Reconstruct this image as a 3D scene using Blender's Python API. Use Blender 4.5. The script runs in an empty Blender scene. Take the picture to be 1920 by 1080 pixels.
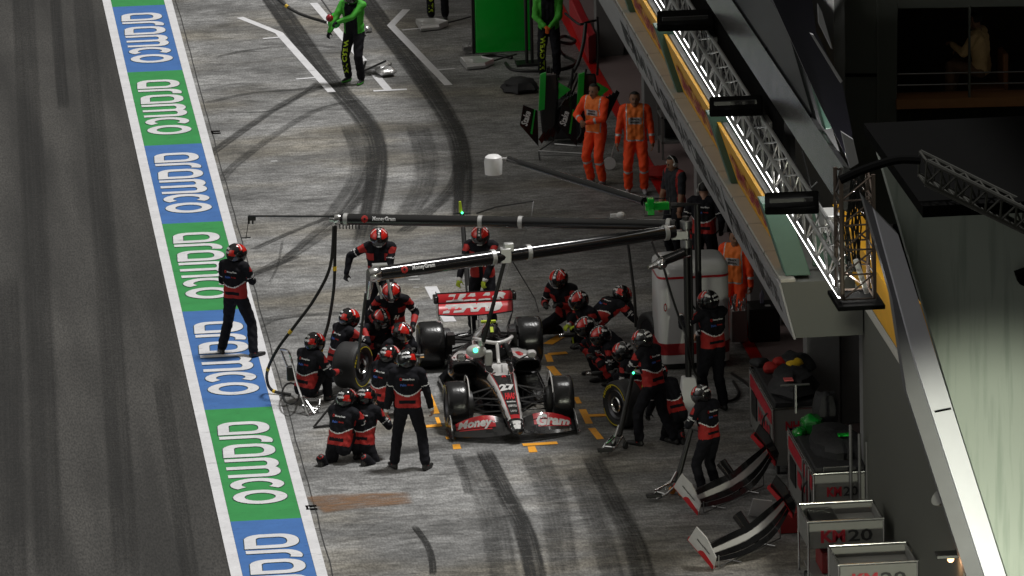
import bpy, bmesh, math, random
import numpy as np
from mathutils import Vector, Matrix, Quaternion
from mathutils.bvhtree import BVHTree
random.seed(7); np.random.seed(7)
sc = bpy.context.scene; COL = sc.collection
PI = math.pi
# ------------------------------------------------------------------ camera
FPX, YAW, PITCH, ROLL = 12901.9, 0.102351, 0.250175, -0.0237021
CAM = Vector((-10.01228, -100.32950, 27.42897))
_cy, _sy, _cp, _sp = math.cos(YAW), math.sin(YAW), math.cos(PITCH), math.sin(PITCH)
CF = Vector((_sy * _cp, _cy * _cp, -_sp)); _R = Vector((_cy, -_sy, 0)); _U = _R.cross(CF)
CR = math.cos(ROLL) * _R + math.sin(ROLL) * _U
CU = -math.sin(ROLL) * _R + math.cos(ROLL) * _U
cd = bpy.data.cameras.new('camera'); cam = bpy.data.objects.new('camera', cd); COL.objects.link(cam)
cam.matrix_world = Matrix(((CR.x, CU.x, -CF.x, CAM.x), (CR.y, CU.y, -CF.y, CAM.y), (CR.z, CU.z, -CF.z, CAM.z), (0, 0, 0, 1)))
cd.sensor_width = 36; cd.lens = 36 * FPX / 1920; cd.clip_start = 1; cd.clip_end = 3000
sc.camera = cam
# ------------------------------------------------------------------ world, sun, exposure
w = bpy.data.worlds.new('World'); sc.world = w; w.use_nodes = True
nt = w.node_tree; nt.nodes.clear()
wo = nt.nodes.new('ShaderNodeOutputWorld'); bg = nt.nodes.new('ShaderNodeBackground')
tc = nt.nodes.new('ShaderNodeTexCoord'); sx = nt.nodes.new('ShaderNodeSeparateXYZ'); rp = nt.nodes.new('ShaderNodeValToRGB')
nt.links.new(tc.outputs['Generated'], sx.inputs[0]); nt.links.new(sx.outputs['Z'], rp.inputs[0])
dt = nt.nodes.new('ShaderNodeVectorMath'); dt.operation = 'DOT_PRODUCT'; dt.inputs[1].default_value = Vector((-.86, -.18, .47)).normalized(); nt.links.new(tc.outputs['Generated'], dt.inputs[0])
mxx = nt.nodes.new('ShaderNodeMath'); mxx.operation = 'MAXIMUM'; mxx.inputs[1].default_value = 0; nt.links.new(dt.outputs['Value'], mxx.inputs[0])
pw = nt.nodes.new('ShaderNodeMath'); pw.operation = 'POWER'; pw.inputs[1].default_value = 14; nt.links.new(mxx.outputs[0], pw.inputs[0])
gl = nt.nodes.new('ShaderNodeVectorMath'); gl.operation = 'SCALE'; gl.inputs[0].default_value = (1.5, 1.47, 1.4); nt.links.new(pw.outputs[0], gl.inputs['Scale'])
ad = nt.nodes.new('ShaderNodeVectorMath'); ad.operation = 'ADD'; nt.links.new(rp.outputs[0], ad.inputs[0]); nt.links.new(gl.outputs[0], ad.inputs[1])
nt.links.new(ad.outputs[0], bg.inputs[0]); nt.links.new(bg.outputs[0], wo.inputs[0])
rp.color_ramp.elements[0].position = 0.0; rp.color_ramp.elements[0].color = (.04, .038, .034, 1)
rp.color_ramp.elements[1].position = 1.0; rp.color_ramp.elements[1].color = (.36, .345, .31, 1)
e = rp.color_ramp.elements.new(.45); e.color = (.085, .081, .072, 1)
bg.inputs[1].default_value = .78
SUN_EL, SUN_AZ = math.radians(74), math.radians(14)   # azimuth from +X towards +Y
sd = bpy.data.lights.new('floodlight_sun', 'SUN'); so = bpy.data.objects.new('floodlight_sun', sd); COL.objects.link(so)
sv = Vector((math.cos(SUN_EL) * math.cos(SUN_AZ), math.cos(SUN_EL) * math.sin(SUN_AZ), math.sin(SUN_EL)))
so.rotation_euler = sv.to_track_quat('Z', 'Y').to_euler(); so.location = sv * 60
sd.energy = 2.9; sd.angle = math.radians(9); sd.color = (1, .985, .96)
sc.view_settings.view_transform = 'Standard'; sc.view_settings.look = 'None'
sc.view_settings.exposure = 0; sc.view_settings.gamma = 1
sc.cycles.max_bounces = 5; sc.cycles.diffuse_bounces = 2; sc.cycles.glossy_bounces = 3
sc.cycles.transparent_max_bounces = 12
# ------------------------------------------------------------------ pixel (1920x1080) -> world helpers
def _ray(x, y): return CF * FPX + CR * (x - 960) - CU * (y - 540)
def atz(x, y, z=0.0):
    d = _ray(x, y); return CAM + d * ((z - CAM.z) / d.z)
def aty(x, y, Y):
    d = _ray(x, y); return CAM + d * ((Y - CAM.y) / d.y)
def atx(x, y, X):
    d = _ray(x, y); return CAM + d * ((X - CAM.x) / d.x)
def proj(p):
    d = Vector(p) - CAM; z = d.dot(CF); return 960 + FPX * d.dot(CR) / z, 540 - FPX * d.dot(CU) / z
def lx(s, z): return atz(s * 3285 - 425, 540, z).x      # x of the lane-parallel line of slope s at height z
# ------------------------------------------------------------------ materials
MT = {}
def pm(name, col, rough=.5, metal=0.0, var=.12, scale=6, bump=0.0, bscale=40, coat=0.0, emit=None, estr=0, alpha=1, spec=None):
    if name in MT: return MT[name]
    m = bpy.data.materials.new(name); m.use_nodes = True; n = m.node_tree; b = n.nodes['Principled BSDF']
    b.inputs['Roughness'].default_value = rough; b.inputs['Metallic'].default_value = metal
    if coat: b.inputs['Coat Weight'].default_value = coat; b.inputs['Coat Roughness'].default_value = .06
    if spec is not None: b.inputs['Specular IOR Level'].default_value = spec
    t = n.nodes.new('ShaderNodeTexCoord'); no = n.nodes.new('ShaderNodeTexNoise')
    no.inputs['Scale'].default_value = scale; no.inputs['Detail'].default_value = 4
    n.links.new(t.outputs['Object'], no.inputs['Vector'])
    r = n.nodes.new('ShaderNodeMapRange'); r.inputs[3].default_value = 1 - var; r.inputs[4].default_value = 1 + var
    n.links.new(no.outputs['Fac'], r.inputs[0])
    mx = n.nodes.new('ShaderNodeVectorMath'); mx.operation = 'SCALE'; mx.inputs[0].default_value = col[:3]
    n.links.new(r.outputs[0], mx.inputs['Scale']); n.links.new(mx.outputs[0], b.inputs['Base Color'])
    if bump:
        n2 = n.nodes.new('ShaderNodeTexNoise'); n2.inputs['Scale'].default_value = bscale; n2.inputs['Detail'].default_value = 3
        n.links.new(t.outputs['Object'], n2.inputs['Vector'])
        bp = n.nodes.new('ShaderNodeBump'); bp.inputs['Strength'].default_value = bump; bp.inputs['Distance'].default_value = .02
        n.links.new(n2.outputs['Fac'], bp.inputs['Height']); n.links.new(bp.outputs[0], b.inputs['Normal'])
    if emit: b.inputs['Emission Color'].default_value = (*emit, 1); b.inputs['Emission Strength'].default_value = estr
    if alpha < 1: b.inputs['Alpha'].default_value = alpha
    MT[name] = m; return m
suit_k = pm('suit_black', (.0085, .0085, .012), .8, var=.3, bump=.5, bscale=14, spec=.2)
suit_r = pm('suit_red', (.38, .013, .010), .7, var=.2, bump=.5, bscale=14)
white = pm('paint_white', (.78, .78, .78), .4)
white_cloth = pm('white_print', (.75, .75, .75), .7)
carbon = pm('carbon_black', (.010, .010, .011), .22, var=.4, scale=20, coat=.6)
carbon_m = pm('carbon_matt', (.014, .014, .015), .5, var=.4, scale=20)
car_white = pm('car_white', (.62, .61, .60), .25, coat=.8)
car_red = pm('car_red', (.55, .010, .018), .28, coat=.7)
rubber = pm('tyre_rubber', (.012, .012, .013), .24, var=.3, bump=.12, bscale=30)
rubber_m = pm('tyre_rubber_matt', (.02, .02, .021), .6, var=.3, bump=.15, bscale=30)
tyre_y = pm('tyre_yellow', (.62, .50, .02), .5)
rim_m = pm('rim_metal', (.10, .10, .11), .3, .8)
chrome = pm('chrome', (.62, .62, .62), .2, 1.0, var=.05)
steel = pm('brushed_steel', (.30, .30, .30), .38, .9, var=.2)
alu = pm('pale_aluminium', (.55, .55, .54), .4, .6)
black_p = pm('black_plastic', (.012, .012, .012), .45)
black_m = pm('black_matt', (.003, .003, .003), .95, spec=.05)
skin = pm('skin', (.40, .22, .15), .55, var=.1)
skin_d = pm('skin_tan', (.27, .135, .08), .55, var=.1)
hair_m = pm('hair_black', (.008, .007, .006), .6, bump=.6, bscale=90)
orange_s = pm('marshal_orange', (.95, .075, .008), .75, bump=.4, bscale=14)
orange_v = pm('vest_orange', (.90, .20, .03), .7, bump=.3, bscale=14)
green_s = pm('suit_green', (.06, .42, .03), .7, bump=.4, bscale=14)
green_p = pm('panel_green', (.006, .50, .04), .22, coat=.5)
green_c = pm('wing_green', (.01, .42, .04), .3, coat=.5)
hiviz = pm('hi_vis_yellow', (.50, .62, .03), .55)
orange_g = pm('glove_orange', (.80, .13, .015), .7)
silver_s = pm('reflective_silver', (.55, .55, .55), .35, .3)
shoe_k = pm('shoe_black', (.014, .014, .014), .5)
shoe_g = pm('shoe_grey', (.34, .34, .36), .6)
helm_k = pm('helmet_black', (.008, .008, .009), .14, coat=.6)
helm_r = pm('helmet_red', (.60, .018, .012), .14, coat=.7)
helm_w = pm('helmet_white', (.75, .75, .75), .2, coat=.5)
visor_m = pm('visor_smoke', (.02, .018, .018), .05, coat=1)
blue_l = pm('logo_blue', (.05, .13, .5), .6)
grey_p = pm('grey_panel', (.20, .20, .195), .5, var=.12)
yellow_t = pm('tape_yellow', (.75, .48, .02), .6)
cream_c = pm('cream_cloth', (.62, .42, .2), .8)
# ------------------------------------------------------------------ mesh builder
def frame(d):
    d = Vector(d).normalized(); a = Vector((0, 0, 1)) if abs(d.z) < .95 else Vector((0, 1, 0))
    u = d.cross(a).normalized(); return u, d.cross(u).normalized(), d
class M:
    def __init__(s): s.v = []; s.f = []; s.m = []; s.mi = 0; s.T = None
    def av(s, p):
        p = Vector(p); s.v.append(s.T @ p if s.T else p); return len(s.v) - 1
    def af(s, ids): s.f.append(tuple(ids)); s.m.append(s.mi)
    def ring_loft(s, rings, cap=True, close=True):
        ids = [[s.av(p) for p in r] for r in rings]; n = len(ids[0])
        for a, b in zip(ids[:-1], ids[1:]):
            for k in range(n if close else n - 1):
                j = (k + 1) % n; s.af((a[k], a[j], b[j], b[k]))
        if cap: s.af(ids[0][::-1]); s.af(ids[-1])
        return s
    def box(s, c, sz, rz=0, R=None):
        c = Vector(c); R = R or Matrix.Rotation(rz, 3, 'Z'); h = Vector(sz) / 2
        i = [s.av(c + R @ Vector((x * h.x, y * h.y, z * h.z))) for z in (-1, 1) for y in (-1, 1) for x in (-1, 1)]
        for q in ((0, 2, 3, 1), (4, 5, 7, 6), (0, 1, 5, 4), (2, 6, 7, 3), (0, 4, 6, 2), (1, 3, 7, 5)): s.af([i[k] for k in q])
        return s
    def tube(s, pts, r, n=8, cap=True):
        pts = [Vector(p) for p in pts]; rr = r if isinstance(r, (list, tuple)) else [r] * len(pts); rings = []; u = None
        for k, p in enumerate(pts):
            d = (pts[min(k + 1, len(pts) - 1)] - pts[max(k - 1, 0)])
            if d.length < 1e-9: d = Vector((0, 0, 1))
            d.normalize()
            if u is None: u = frame(d)[0]
            u = (u - d * u.dot(d)); u = u.normalized() if u.length > 1e-6 else frame(d)[0]
            v = d.cross(u)
            rings.append([p + (u * math.cos(2 * PI * j / n) + v * math.sin(2 * PI * j / n)) * rr[k] for j in range(n)])
        return s.ring_loft(rings, cap)
    def capsule(s, a, b, ra, rb, n=12):
        a = Vector(a); b = Vector(b); d = b - a
        if d.length < 1e-6: d = Vector((0, 0, 1e-4)); b = a + d
        u, v, d = frame(d); rings = []
        for k in range(4):
            t = -PI / 2 + .05 + k * (PI / 2 - .05) / 4
            rings.append((a + d * ra * math.sin(t), ra * math.cos(t)))
        rings += [(a, ra), (b, rb)]
        for k in range(1, 5):
            t = k * (PI / 2 - .05) / 4
            rings.append((b + d * rb * math.sin(t), rb * math.cos(t)))
        return s.ring_loft([[c + (u * math.cos(2 * PI * j / n) + v * math.sin(2 * PI * j / n)) * r for j in range(n)] for c, r in rings])
    def lathe(s, o, ax, prof, n=24, cap=True):   # prof: (along, radius)
        o = Vector(o); u, v, d = frame(ax)
        return s.ring_loft([[o + d * a + (u * math.cos(2 * PI * j / n) + v * math.sin(2 * PI * j / n)) * r for j in range(n)] for a, r in prof], cap)
    def sphere(s, c, r, n=16, m=10, sc_=(1, 1, 1)):
        c = Vector(c); rings = []
        for k in range(m + 1):
            t = -PI / 2 + .04 + k * (PI - .08) / m
            rings.append([c + Vector((math.cos(2 * PI * j / n) * math.cos(t) * sc_[0], math.sin(2 * PI * j / n) * math.cos(t) * sc_[1], math.sin(t) * sc_[2])) * r for j in range(n)])
        return s.ring_loft(rings)
    def poly(s, pts): s.af([s.av(p) for p in pts]); return s
    def prism(s, pts, off):
        off = Vector(off); a = [s.av(Vector(p)) for p in pts]; b = [s.av(Vector(p) + off) for p in pts]; n = len(a)
        s.af(a[::-1]); s.af(b)
        for k in range(n): j = (k + 1) % n; s.af((a[k], a[j], b[j], b[k]))
        return s
    def build(s, name, mats, parent=None, smooth=True, bevel=0, loc=None, ang=38):
        me = bpy.data.meshes.new(name); me.from_pydata([tuple(p) for p in s.v], [], s.f)
        mats = mats if isinstance(mats, (list, tuple)) else [mats]
        for m in mats: me.materials.append(m)
        me.polygons.foreach_set('material_index', s.m)
        bm = bmesh.new(); bm.from_mesh(me); bmesh.ops.recalc_face_normals(bm, faces=bm.faces); bm.to_mesh(me); bm.free()
        if smooth:
            me.polygons.foreach_set('use_smooth', [True] * len(me.polygons)); me.set_sharp_from_angle(angle=math.radians(ang))
        o = bpy.data.objects.new(name, me); COL.objects.link(o)
        if parent: o.parent = parent
        if loc: o.location = loc
        if bevel:
            b = o.modifiers.new('bevel', 'BEVEL'); b.width = bevel; b.segments = 2; b.limit_method = 'ANGLE'; b.angle_limit = math.radians(40)
        return o
def tag(o, label=None, cat=None, group=None, kind=None):
    if label: o['label'] = label
    if cat: o['category'] = cat
    if group: o['group'] = group
    if kind: o['kind'] = kind
    return o
def empty(name, loc=(0, 0, 0), rz=0, label=None, cat=None, group=None):
    o = bpy.data.objects.new(name, None); COL.objects.link(o); o.location = loc; o.rotation_euler = (0, 0, rz)
    o.empty_display_size = .1; return tag(o, label, cat, group)
def struct(o): o['kind'] = 'structure'; return o
def copy_tree(o, parent=None):
    c = o.copy(); COL.objects.link(c); c.parent = parent
    for ch in list(o.children): copy_tree(ch, c)
    return c
# ------------------------------------------------------------------ lettering
_tc = {}
def text_geo(s, bold=.0, shear=0.0, res=2):
    k = (s, bold, shear)
    if k in _tc: return _tc[k]
    cu = bpy.data.curves.new('t', 'FONT'); cu.body = s; cu.size = 1; cu.resolution_u = res; cu.offset = bold; cu.shear = shear
    o = bpy.data.objects.new('t', cu); COL.objects.link(o)
    dg = bpy.context.evaluated_depsgraph_get(); me = bpy.data.meshes.new_from_object(o.evaluated_get(dg))
    V = [Vector((v.co.x, v.co.y)) for v in me.vertices]; Fc = [tuple(p.vertices) for p in me.polygons]
    bpy.data.objects.remove(o); bpy.data.curves.remove(cu); bpy.data.meshes.remove(me)
    x0 = min(v.x for v in V); x1 = max(v.x for v in V); y0 = min(v.y for v in V); y1 = max(v.y for v in V)
    _tc[k] = ([Vector(((v.x - x0) / (x1 - x0) - .5, (v.y - y0) / (y1 - y0) - .5)) for v in V], Fc, (x1 - x0) / (y1 - y0)); return _tc[k]
def add_text(mb, s, o, u, v, wd, ht, bold=.02, shear=0, fn=None):
    """lettering wd wide along u and ht high along v centred at o; fn maps each point onto a surface"""
    V, Fc, _ = text_geo(s, bold, shear); o = Vector(o); u = Vector(u).normalized(); v = Vector(v).normalized()
    ids = []
    for p in V:
        q = o + u * p.x * wd + v * p.y * ht
        ids.append(mb.av(fn(q) if fn else q))
    for f in Fc: mb.af([ids[i] for i in f])
    return mb
def bvh_of(obs, world=True):
    V = []; Fc = []
    for o in obs:
        b = len(V); mw = o.matrix_basis if not world else o.matrix_world
        V += [mw @ v.co for v in o.data.vertices]; Fc += [tuple(i + b for i in p.vertices) for p in o.data.polygons]
    return BVHTree.FromPolygons(V, Fc)
def onto(bv, d, off=.003, back=1.0):
    d = Vector(d).normalized()
    def f(q):
        h = bv.ray_cast(q - d * back, d, back * 2.5)
        return (h[0] - d * off) if h[0] else q
    return f
# ================================================================== GROUND
def concrete_mat():
    m = bpy.data.materials.new('pit_lane_concrete'); m.use_nodes = True; n = m.node_tree; b = n.nodes['Principled BSDF']; L = n.links
    t = n.nodes.new('ShaderNodeTexCoord')
    def noise(sx_, sy_, scale, det, rough=.6, off=0):
        mp = n.nodes.new('ShaderNodeMapping'); mp.inputs['Scale'].default_value = (sx_, sy_, 1); mp.inputs['Location'].default_value = (off, off * 2, 0)
        mp.inputs['Rotation'].default_value = (0, 0, 0.03)
        no = n.nodes.new('ShaderNodeTexNoise'); no.inputs['Scale'].default_value = scale; no.inputs['Detail'].default_value = det; no.inputs['Roughness'].default_value = rough
        L.new(t.outputs['Object'], mp.inputs[0]); L.new(mp.outputs[0], no.inputs['Vector']); return no.outputs['Fac']
    def ramp(i, a, b_, lo, hi):
        r = n.nodes.new('ShaderNodeMapRange'); r.interpolation_type = 'SMOOTHSTEP'
        for k, v in zip((1, 2, 3, 4), (a, b_, lo, hi)): r.inputs[k].default_value = v
        L.new(i, r.inputs[0]); return r.outputs[0]
    def mul(a, b_):
        q = n.nodes.new('ShaderNodeMath'); q.operation = 'MULTIPLY'; L.new(a, q.inputs[0]); L.new(b_, q.inputs[1]); return q.outputs[0]
    a = ramp(noise(.5, 1.2, .9, 9, .72), .34, .66, .62, 1.25)
    c = ramp(noise(.9, 2.6, 2.0, 7, .7, 7), .36, .52, .70, 1.04)
    d = ramp(noise(.35, .28, 1.0, 4, .5, 3), .35, .65, .80, 1.18)
    e_ = ramp(noise(1, .3, 34, 2, .5), .35, .65, .80, 1.2)
    f = ramp(noise(.8, 2.6, 1.4, 9, .75, 19), .58, .66, 1.0, .80)
    g = ramp(noise(1.6, 7.0, 1.3, 7, .7, 31), .60, .66, 1.0, 1.22)
    tot = mul(mul(mul(mul(a, c), mul(d, e_)), mul(f, g)), mul(ramp(noise(3.2, 6.5, 1.0, 6, .75, 61), .36, .64, .70, 1.22), ramp(noise(5, 9, 1.0, 5, .75, 77), .60, .66, 1.0, .55)))
    col = n.nodes.new('ShaderNodeMix'); col.data_type = 'RGBA'; col.inputs[6].default_value = (.212, .212, .210, 1); col.inputs[7].default_value = (.21, .195, .165, 1)
    L.new(ramp(noise(.25, .5, 1, 3, .5, 50), .45, .7, 0, 1), col.inputs[0])
    s = n.nodes.new('ShaderNodeVectorMath'); s.operation = 'SCALE'; L.new(col.outputs[2], s.inputs[0]); L.new(tot, s.inputs['Scale'])
    L.new(s.outputs[0], b.inputs['Base Color']); b.inputs['Roughness'].default_value = .62; b.inputs['Specular IOR Level'].default_value = .35
    bp = n.nodes.new('ShaderNodeBump'); bp.inputs['Strength'].default_value = .15; L.new(noise(1, 1, 25, 4), bp.inputs['Height']); L.new(bp.outputs[0], b.inputs['Normal'])
    return m
def asphalt_mat():
    m = bpy.data.materials.new('track_asphalt'); m.use_nodes = True; n = m.node_tree; b = n.nodes['Principled BSDF']; L = n.links
    t = n.nodes.new('ShaderNodeTexCoord'); outs = []
    for sx_, sy_, sca, det, a, bb, lo, hi in ((.9, .05, 1.6, 6, .38, .62, .60, 1.35), (1.4, .28, 30, 3, .36, .64, .55, 1.5), (.3, .25, 1.3, 5, .35, .65, .85, 1.15), (1, 5, 6, 4, .3, .7, .9, 1.1)):
        mp = n.nodes.new('ShaderNodeMapping'); mp.inputs['Scale'].default_value = (sx_, sy_, 1); mp.inputs['Rotation'].default_value = (0, 0, -.02)
        no = n.nodes.new('ShaderNodeTexNoise'); no.inputs['Scale'].default_value = sca; no.inputs['Detail'].default_value = det
        L.new(t.outputs['Object'], mp.inputs[0]); L.new(mp.outputs[0], no.inputs['Vector'])
        r = n.nodes.new('ShaderNodeMapRange')
        for k, v in zip((1, 2, 3, 4), (a, bb, lo, hi)): r.inputs[k].default_value = v
        L.new(no.outputs['Fac'], r.inputs[0]); outs.append(r.outputs[0])
    o = outs[0]
    for q in outs[1:]:
        mm = n.nodes.new('ShaderNodeMath'); mm.operation = 'MULTIPLY'; L.new(o, mm.inputs[0]); L.new(q, mm.inputs[1]); o = mm.outputs[0]
    s = n.nodes.new('ShaderNodeVectorMath'); s.operation = 'SCALE'; s.inputs[0].default_value = (.033, .0315, .029); L.new(o, s.inputs['Scale'])
    L.new(s.outputs[0], b.inputs['Base Color']); b.inputs['Roughness'].default_value = .8
    return m
def sheet(name, x0, x1, y0, y1, z, mat):
    m = M(); m.poly([(x0, y0, z), (x1, y0, z), (x1, y1, z), (x0, y1, z)]); return struct(m.build(name, mat, smooth=False))
sheet('ground', -400, 400, -300, 900, -.012, pm('outfield_grass', (.03, .04, .02), .9))
sheet('track_asphalt', -40, -3.6, -60, 160, -.004, asphalt_mat())
sheet('pit_lane', -4.0, 4.3, -60, 160, 0, concrete_mat())
sheet('garage_floor', 4.3, 14, -8.6, 90, .003, pm('garage_floor_pink', (.33, .25, .25), .35, var=.1))
sheet('near_apron', 4.3, 14, -60, -8.6, .003, pm('apron_grey', (.12, .12, .12), .6))
sheet('garage_line', 4.10, 4.29, -8.6, 60, .005, pm('red_floor_line', (.62, .012, .01), .35))
# painted band between track and pit lane: skewed by .3 degrees
BK = .0051
def bx(x, y): return x + BK * (y - 10)
def band_quad(m, x0, x1, y0, y1, z):
    n = max(1, int(abs(y1 - y0) / 3))
    for k in range(n):
        a = y0 + (y1 - y0) * k / n; b = y0 + (y1 - y0) * (k + 1) / n
        m.poly([(bx(x0, a), a, z), (bx(x1, a), a, z), (bx(x1, b), b, z), (bx(x0, b), b, z)])
def worn(name, col, var=.10, dirt=.62):
    m = bpy.data.materials.new(name); m.use_nodes = True; n = m.node_tree; b = n.nodes['Principled BSDF']; L = n.links
    t = n.nodes.new('ShaderNodeTexCoord'); o = None
    for sca, sy_, a, bb, lo, hi in ((2.5, 1, .3, .7, 1 - var, 1 + var), (5, 2.5, .60, .70, 1, dirt), (40, 1, .3, .7, .93, 1.06), (1.2, 4, .62, .68, 1, .8)):
        mp = n.nodes.new('ShaderNodeMapping'); mp.inputs['Scale'].default_value = (1, sy_, 1); L.new(t.outputs['Object'], mp.inputs[0])
        no = n.nodes.new('ShaderNodeTexNoise'); no.inputs['Scale'].default_value = sca; no.inputs['Detail'].default_value = 6; no.inputs['Roughness'].default_value = .65; L.new(mp.outputs[0], no.inputs['Vector'])
        r = n.nodes.new('ShaderNodeMapRange')
        for k, v in zip((1, 2, 3, 4), (a, bb, lo, hi)): r.inputs[k].default_value = v
        L.new(no.outputs['Fac'], r.inputs[0])
        if o is None: o = r.outputs[0]
        else:
            mm = n.nodes.new('ShaderNodeMath'); mm.operation = 'MULTIPLY'; L.new(o, mm.inputs[0]); L.new(r.outputs[0], mm.inputs[1]); o = mm.outputs[0]
    s = n.nodes.new('ShaderNodeVectorMath'); s.operation = 'SCALE'; s.inputs[0].default_value = col; L.new(o, s.inputs['Scale'])
    L.new(s.outputs[0], b.inputs['Base Color']); b.inputs['Roughness'].default_value = .55; return m
p_white = worn('line_paint_white', (.66, .66, .68)); p_blue = worn('band_blue', (.05, .15, .40)); p_green = worn('band_green', (.032, .26, .068))
p_orange = worn('line_paint_orange', (.95, .42, .035), .1, .5); p_dark = pm('letter_outline', (.03, .05, .05), .6)  # dark painted outline under the white band letters
m = M()
for x0, x1 in ((-4.535, -4.375), (-3.355, -3.205)): band_quad(m, x0, x1, -40, 70, .010)
struct(m.build('white_edge_lines', p_white, smooth=False))
edges = [53.8, 47.8, 41.8, 35.8, 29.7, 23.8, 17.75, 11.9, 5.95, -.05, -6.15, -12.15, -18.15]
for i, col in ((0, p_blue), (1, p_green)):
    m = M()
    for k in range(len(edges) - 1):
        if (k % 2) == i: band_quad(m, -4.372, -3.358, edges[k + 1] , edges[k], .006)
    struct(m.build('painted_band_blue' if i == 0 else 'painted_band_green', col, smooth=False))
# stroke lettering on the band: u = reading direction (towards the camera), v = letter top (+X)
def stroke2(m, pts, w_, closed, tr, z):
    n = len(pts); L = []; Rr = []
    for k in range(n):
        a = pts[(k - 1) % n] if closed or k > 0 else pts[k]; b = pts[(k + 1) % n] if closed or k < n - 1 else pts[k]
        p0 = Vector(pts[k]); d1 = (p0 - Vector(a)); d2 = (Vector(b) - p0)
        if d1.length < 1e-6: d1 = d2
        if d2.length < 1e-6: d2 = d1
        d1.normalize(); d2.normalize(); t_ = d1 + d2
        t_ = t_.normalized() if t_.length > 1e-4 else d1
        nrm = Vector((-t_.y, t_.x)); c = max(.55, nrm.dot(Vector((-d1.y, d1.x))))
        L.append(m.av(tr(p0 + nrm * w_ / 2 / c, z))); Rr.append(m.av(tr(p0 - nrm * w_ / 2 / c, z)))
    for k in range(n if closed else n - 1):
        j = (k + 1) % n; m.af((L[k], L[j], Rr[j], Rr[k]))
def arc(cx, cy, rx, ry, a0, a1, n=14, pw=1.0):
    o = []
    for k in range(n + 1):
        a = math.radians(a0 + (a1 - a0) * k / n); c, s = math.cos(a), math.sin(a)
        o.append((cx + rx * math.copysign(abs(c) ** pw, c), cy + ry * math.copysign(abs(s) ** pw, s)))
    return o
def word_strokes():
    t = .155; h = t / 2; H = .74; out = []; u = 0.0
    def A(u):
        w_ = .70; return [(u + w_ - h, h), (u + w_ - h, H * .60)] + arc(u + w_ / 2, H * .60, w_ / 2 - h, H * .40 - h, 8, 172, 12, .85) + arc(u + w_ * .5, H * .38, w_ / 2 - h, H * .38 - h, 188, 245, 6, .8), True, .70
    for ch in 'aramco':
        if ch == 'a': p, c, w_ = A(u); out.append((p, c)); u += w_ + .085
        elif ch == 'r':
            out.append(([(u + h, 0), (u + h, H * .64)] + arc(u + .30, H * .66, .30 - h, H * .34 - h, 172, 80, 8)[1:] + [(u + .40, H - h * 1.25)], False)); u += .46
        elif ch == 'm':
            w_ = 1.0
            out.append(([(u + h, 0), (u + h, H * .5)] + arc(u + .29, H * .74, .29 - h, H * .26 - h, 175, 5, 8) + [(u + .5, H * .70), (u + .5, 0)], False))
            out.append(([(u + .5, 0), (u + .5, H * .70)] + arc(u + .71, H * .74, .21, H * .26 - h, 175, 5, 8) + [(u + w_ - h, H * .70), (u + w_ - h, 0)], False)); u += w_ + .07
        elif ch == 'c': out.append((arc(u + .33, H / 2, .33 - h, H / 2 - h, 48, 312, 20), False)); u += .62
        elif ch == 'o': out.append((arc(u + .36, H / 2, .36 - h, H / 2 - h, 0, 345, 22), True)); u += .72
    return out, u, t
WS, WLEN, WT = word_strokes()
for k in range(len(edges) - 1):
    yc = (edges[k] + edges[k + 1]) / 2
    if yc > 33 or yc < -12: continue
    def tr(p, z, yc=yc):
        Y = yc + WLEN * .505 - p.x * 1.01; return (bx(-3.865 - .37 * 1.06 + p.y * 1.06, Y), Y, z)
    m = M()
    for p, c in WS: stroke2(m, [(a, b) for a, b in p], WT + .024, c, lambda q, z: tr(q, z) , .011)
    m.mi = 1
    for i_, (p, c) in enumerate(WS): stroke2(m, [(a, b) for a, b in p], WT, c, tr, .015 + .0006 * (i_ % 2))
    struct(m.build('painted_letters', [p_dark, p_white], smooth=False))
# ground stroke from pixel polyline
def gpoly(px, z): return [Vector((q.x, q.y, z)) for q in (atz(a, b) for a, b in px)]
def gstroke(m, px, wd, z):
    P = gpoly(px, z); stroke2(m, [(q.x, q.y) for q in P], wd, False, lambda p, zz: (p.x, p.y, zz), z)
m = M()
gstroke(m, [(450, 33), (523, 62), (622, 173)], .15, .006); gstroke(m, [(493, 73), (527, 70)], .09, .008); gstroke(m, [(555, 149), (592, 146)], .09, .008)
gstroke(m, [(588, 6), (728, 169)], .15, .006); gstroke(m, [(700, 171), (763, 168)], .12, .008)
gstroke(m, [(762, 18), (733, 48), (841, 160)], .15, .006); gstroke(m, [(754, 57), (786, 54)], .09, .008); gstroke(m, [(818, 132), (853, 129)], .09, .008)
for q in ([(796, 538), (819, 537), (831, 560), (808, 562)], [(819, 583), (842, 582), (856, 603), (832, 604)]): m.poly(gpoly(q, .006))
struct(m.build('white_bay_markings', p_white, smooth=False))
m = M()
gstroke(m, [(766, 519), (783, 518)], .10, .006); gstroke(m, [(766, 525), (788, 524)], .08, .006); gstroke(m, [(775, 539), (786, 539)], .05, .006); gstroke(m, [(508, 303), (520, 302)], .1, .006)
struct(m.build('scuffed_paint', pm('paint_scuffed', (.38, .38, .38), .6, var=.5, scale=30), smooth=False))
m = M()
for px, wd in (([(792, 714), (818, 776)], .105), ([(819, 783), (824, 796)], .06), ([(1031, 687), (1048, 706)], .12), ([(1080, 745), (1086, 757)], .08), ([(1092, 768), (1105, 795)], .11), ([(1109, 803), (1126, 824)], .11), ([(1027, 665), (1032, 679)], .10)): gstroke(m, px, wd, .006)
for px in ([(788, 801), (828, 798)], [(836, 822), (854, 821)], [(980, 835), (1045, 831)], [(1028, 665), (1063, 662)], [(1103, 780), (1141, 779)]): gstroke(m, px, .14, .009)
gstroke(m, [(1027, 646), (1055, 629)], .16, .009)
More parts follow.
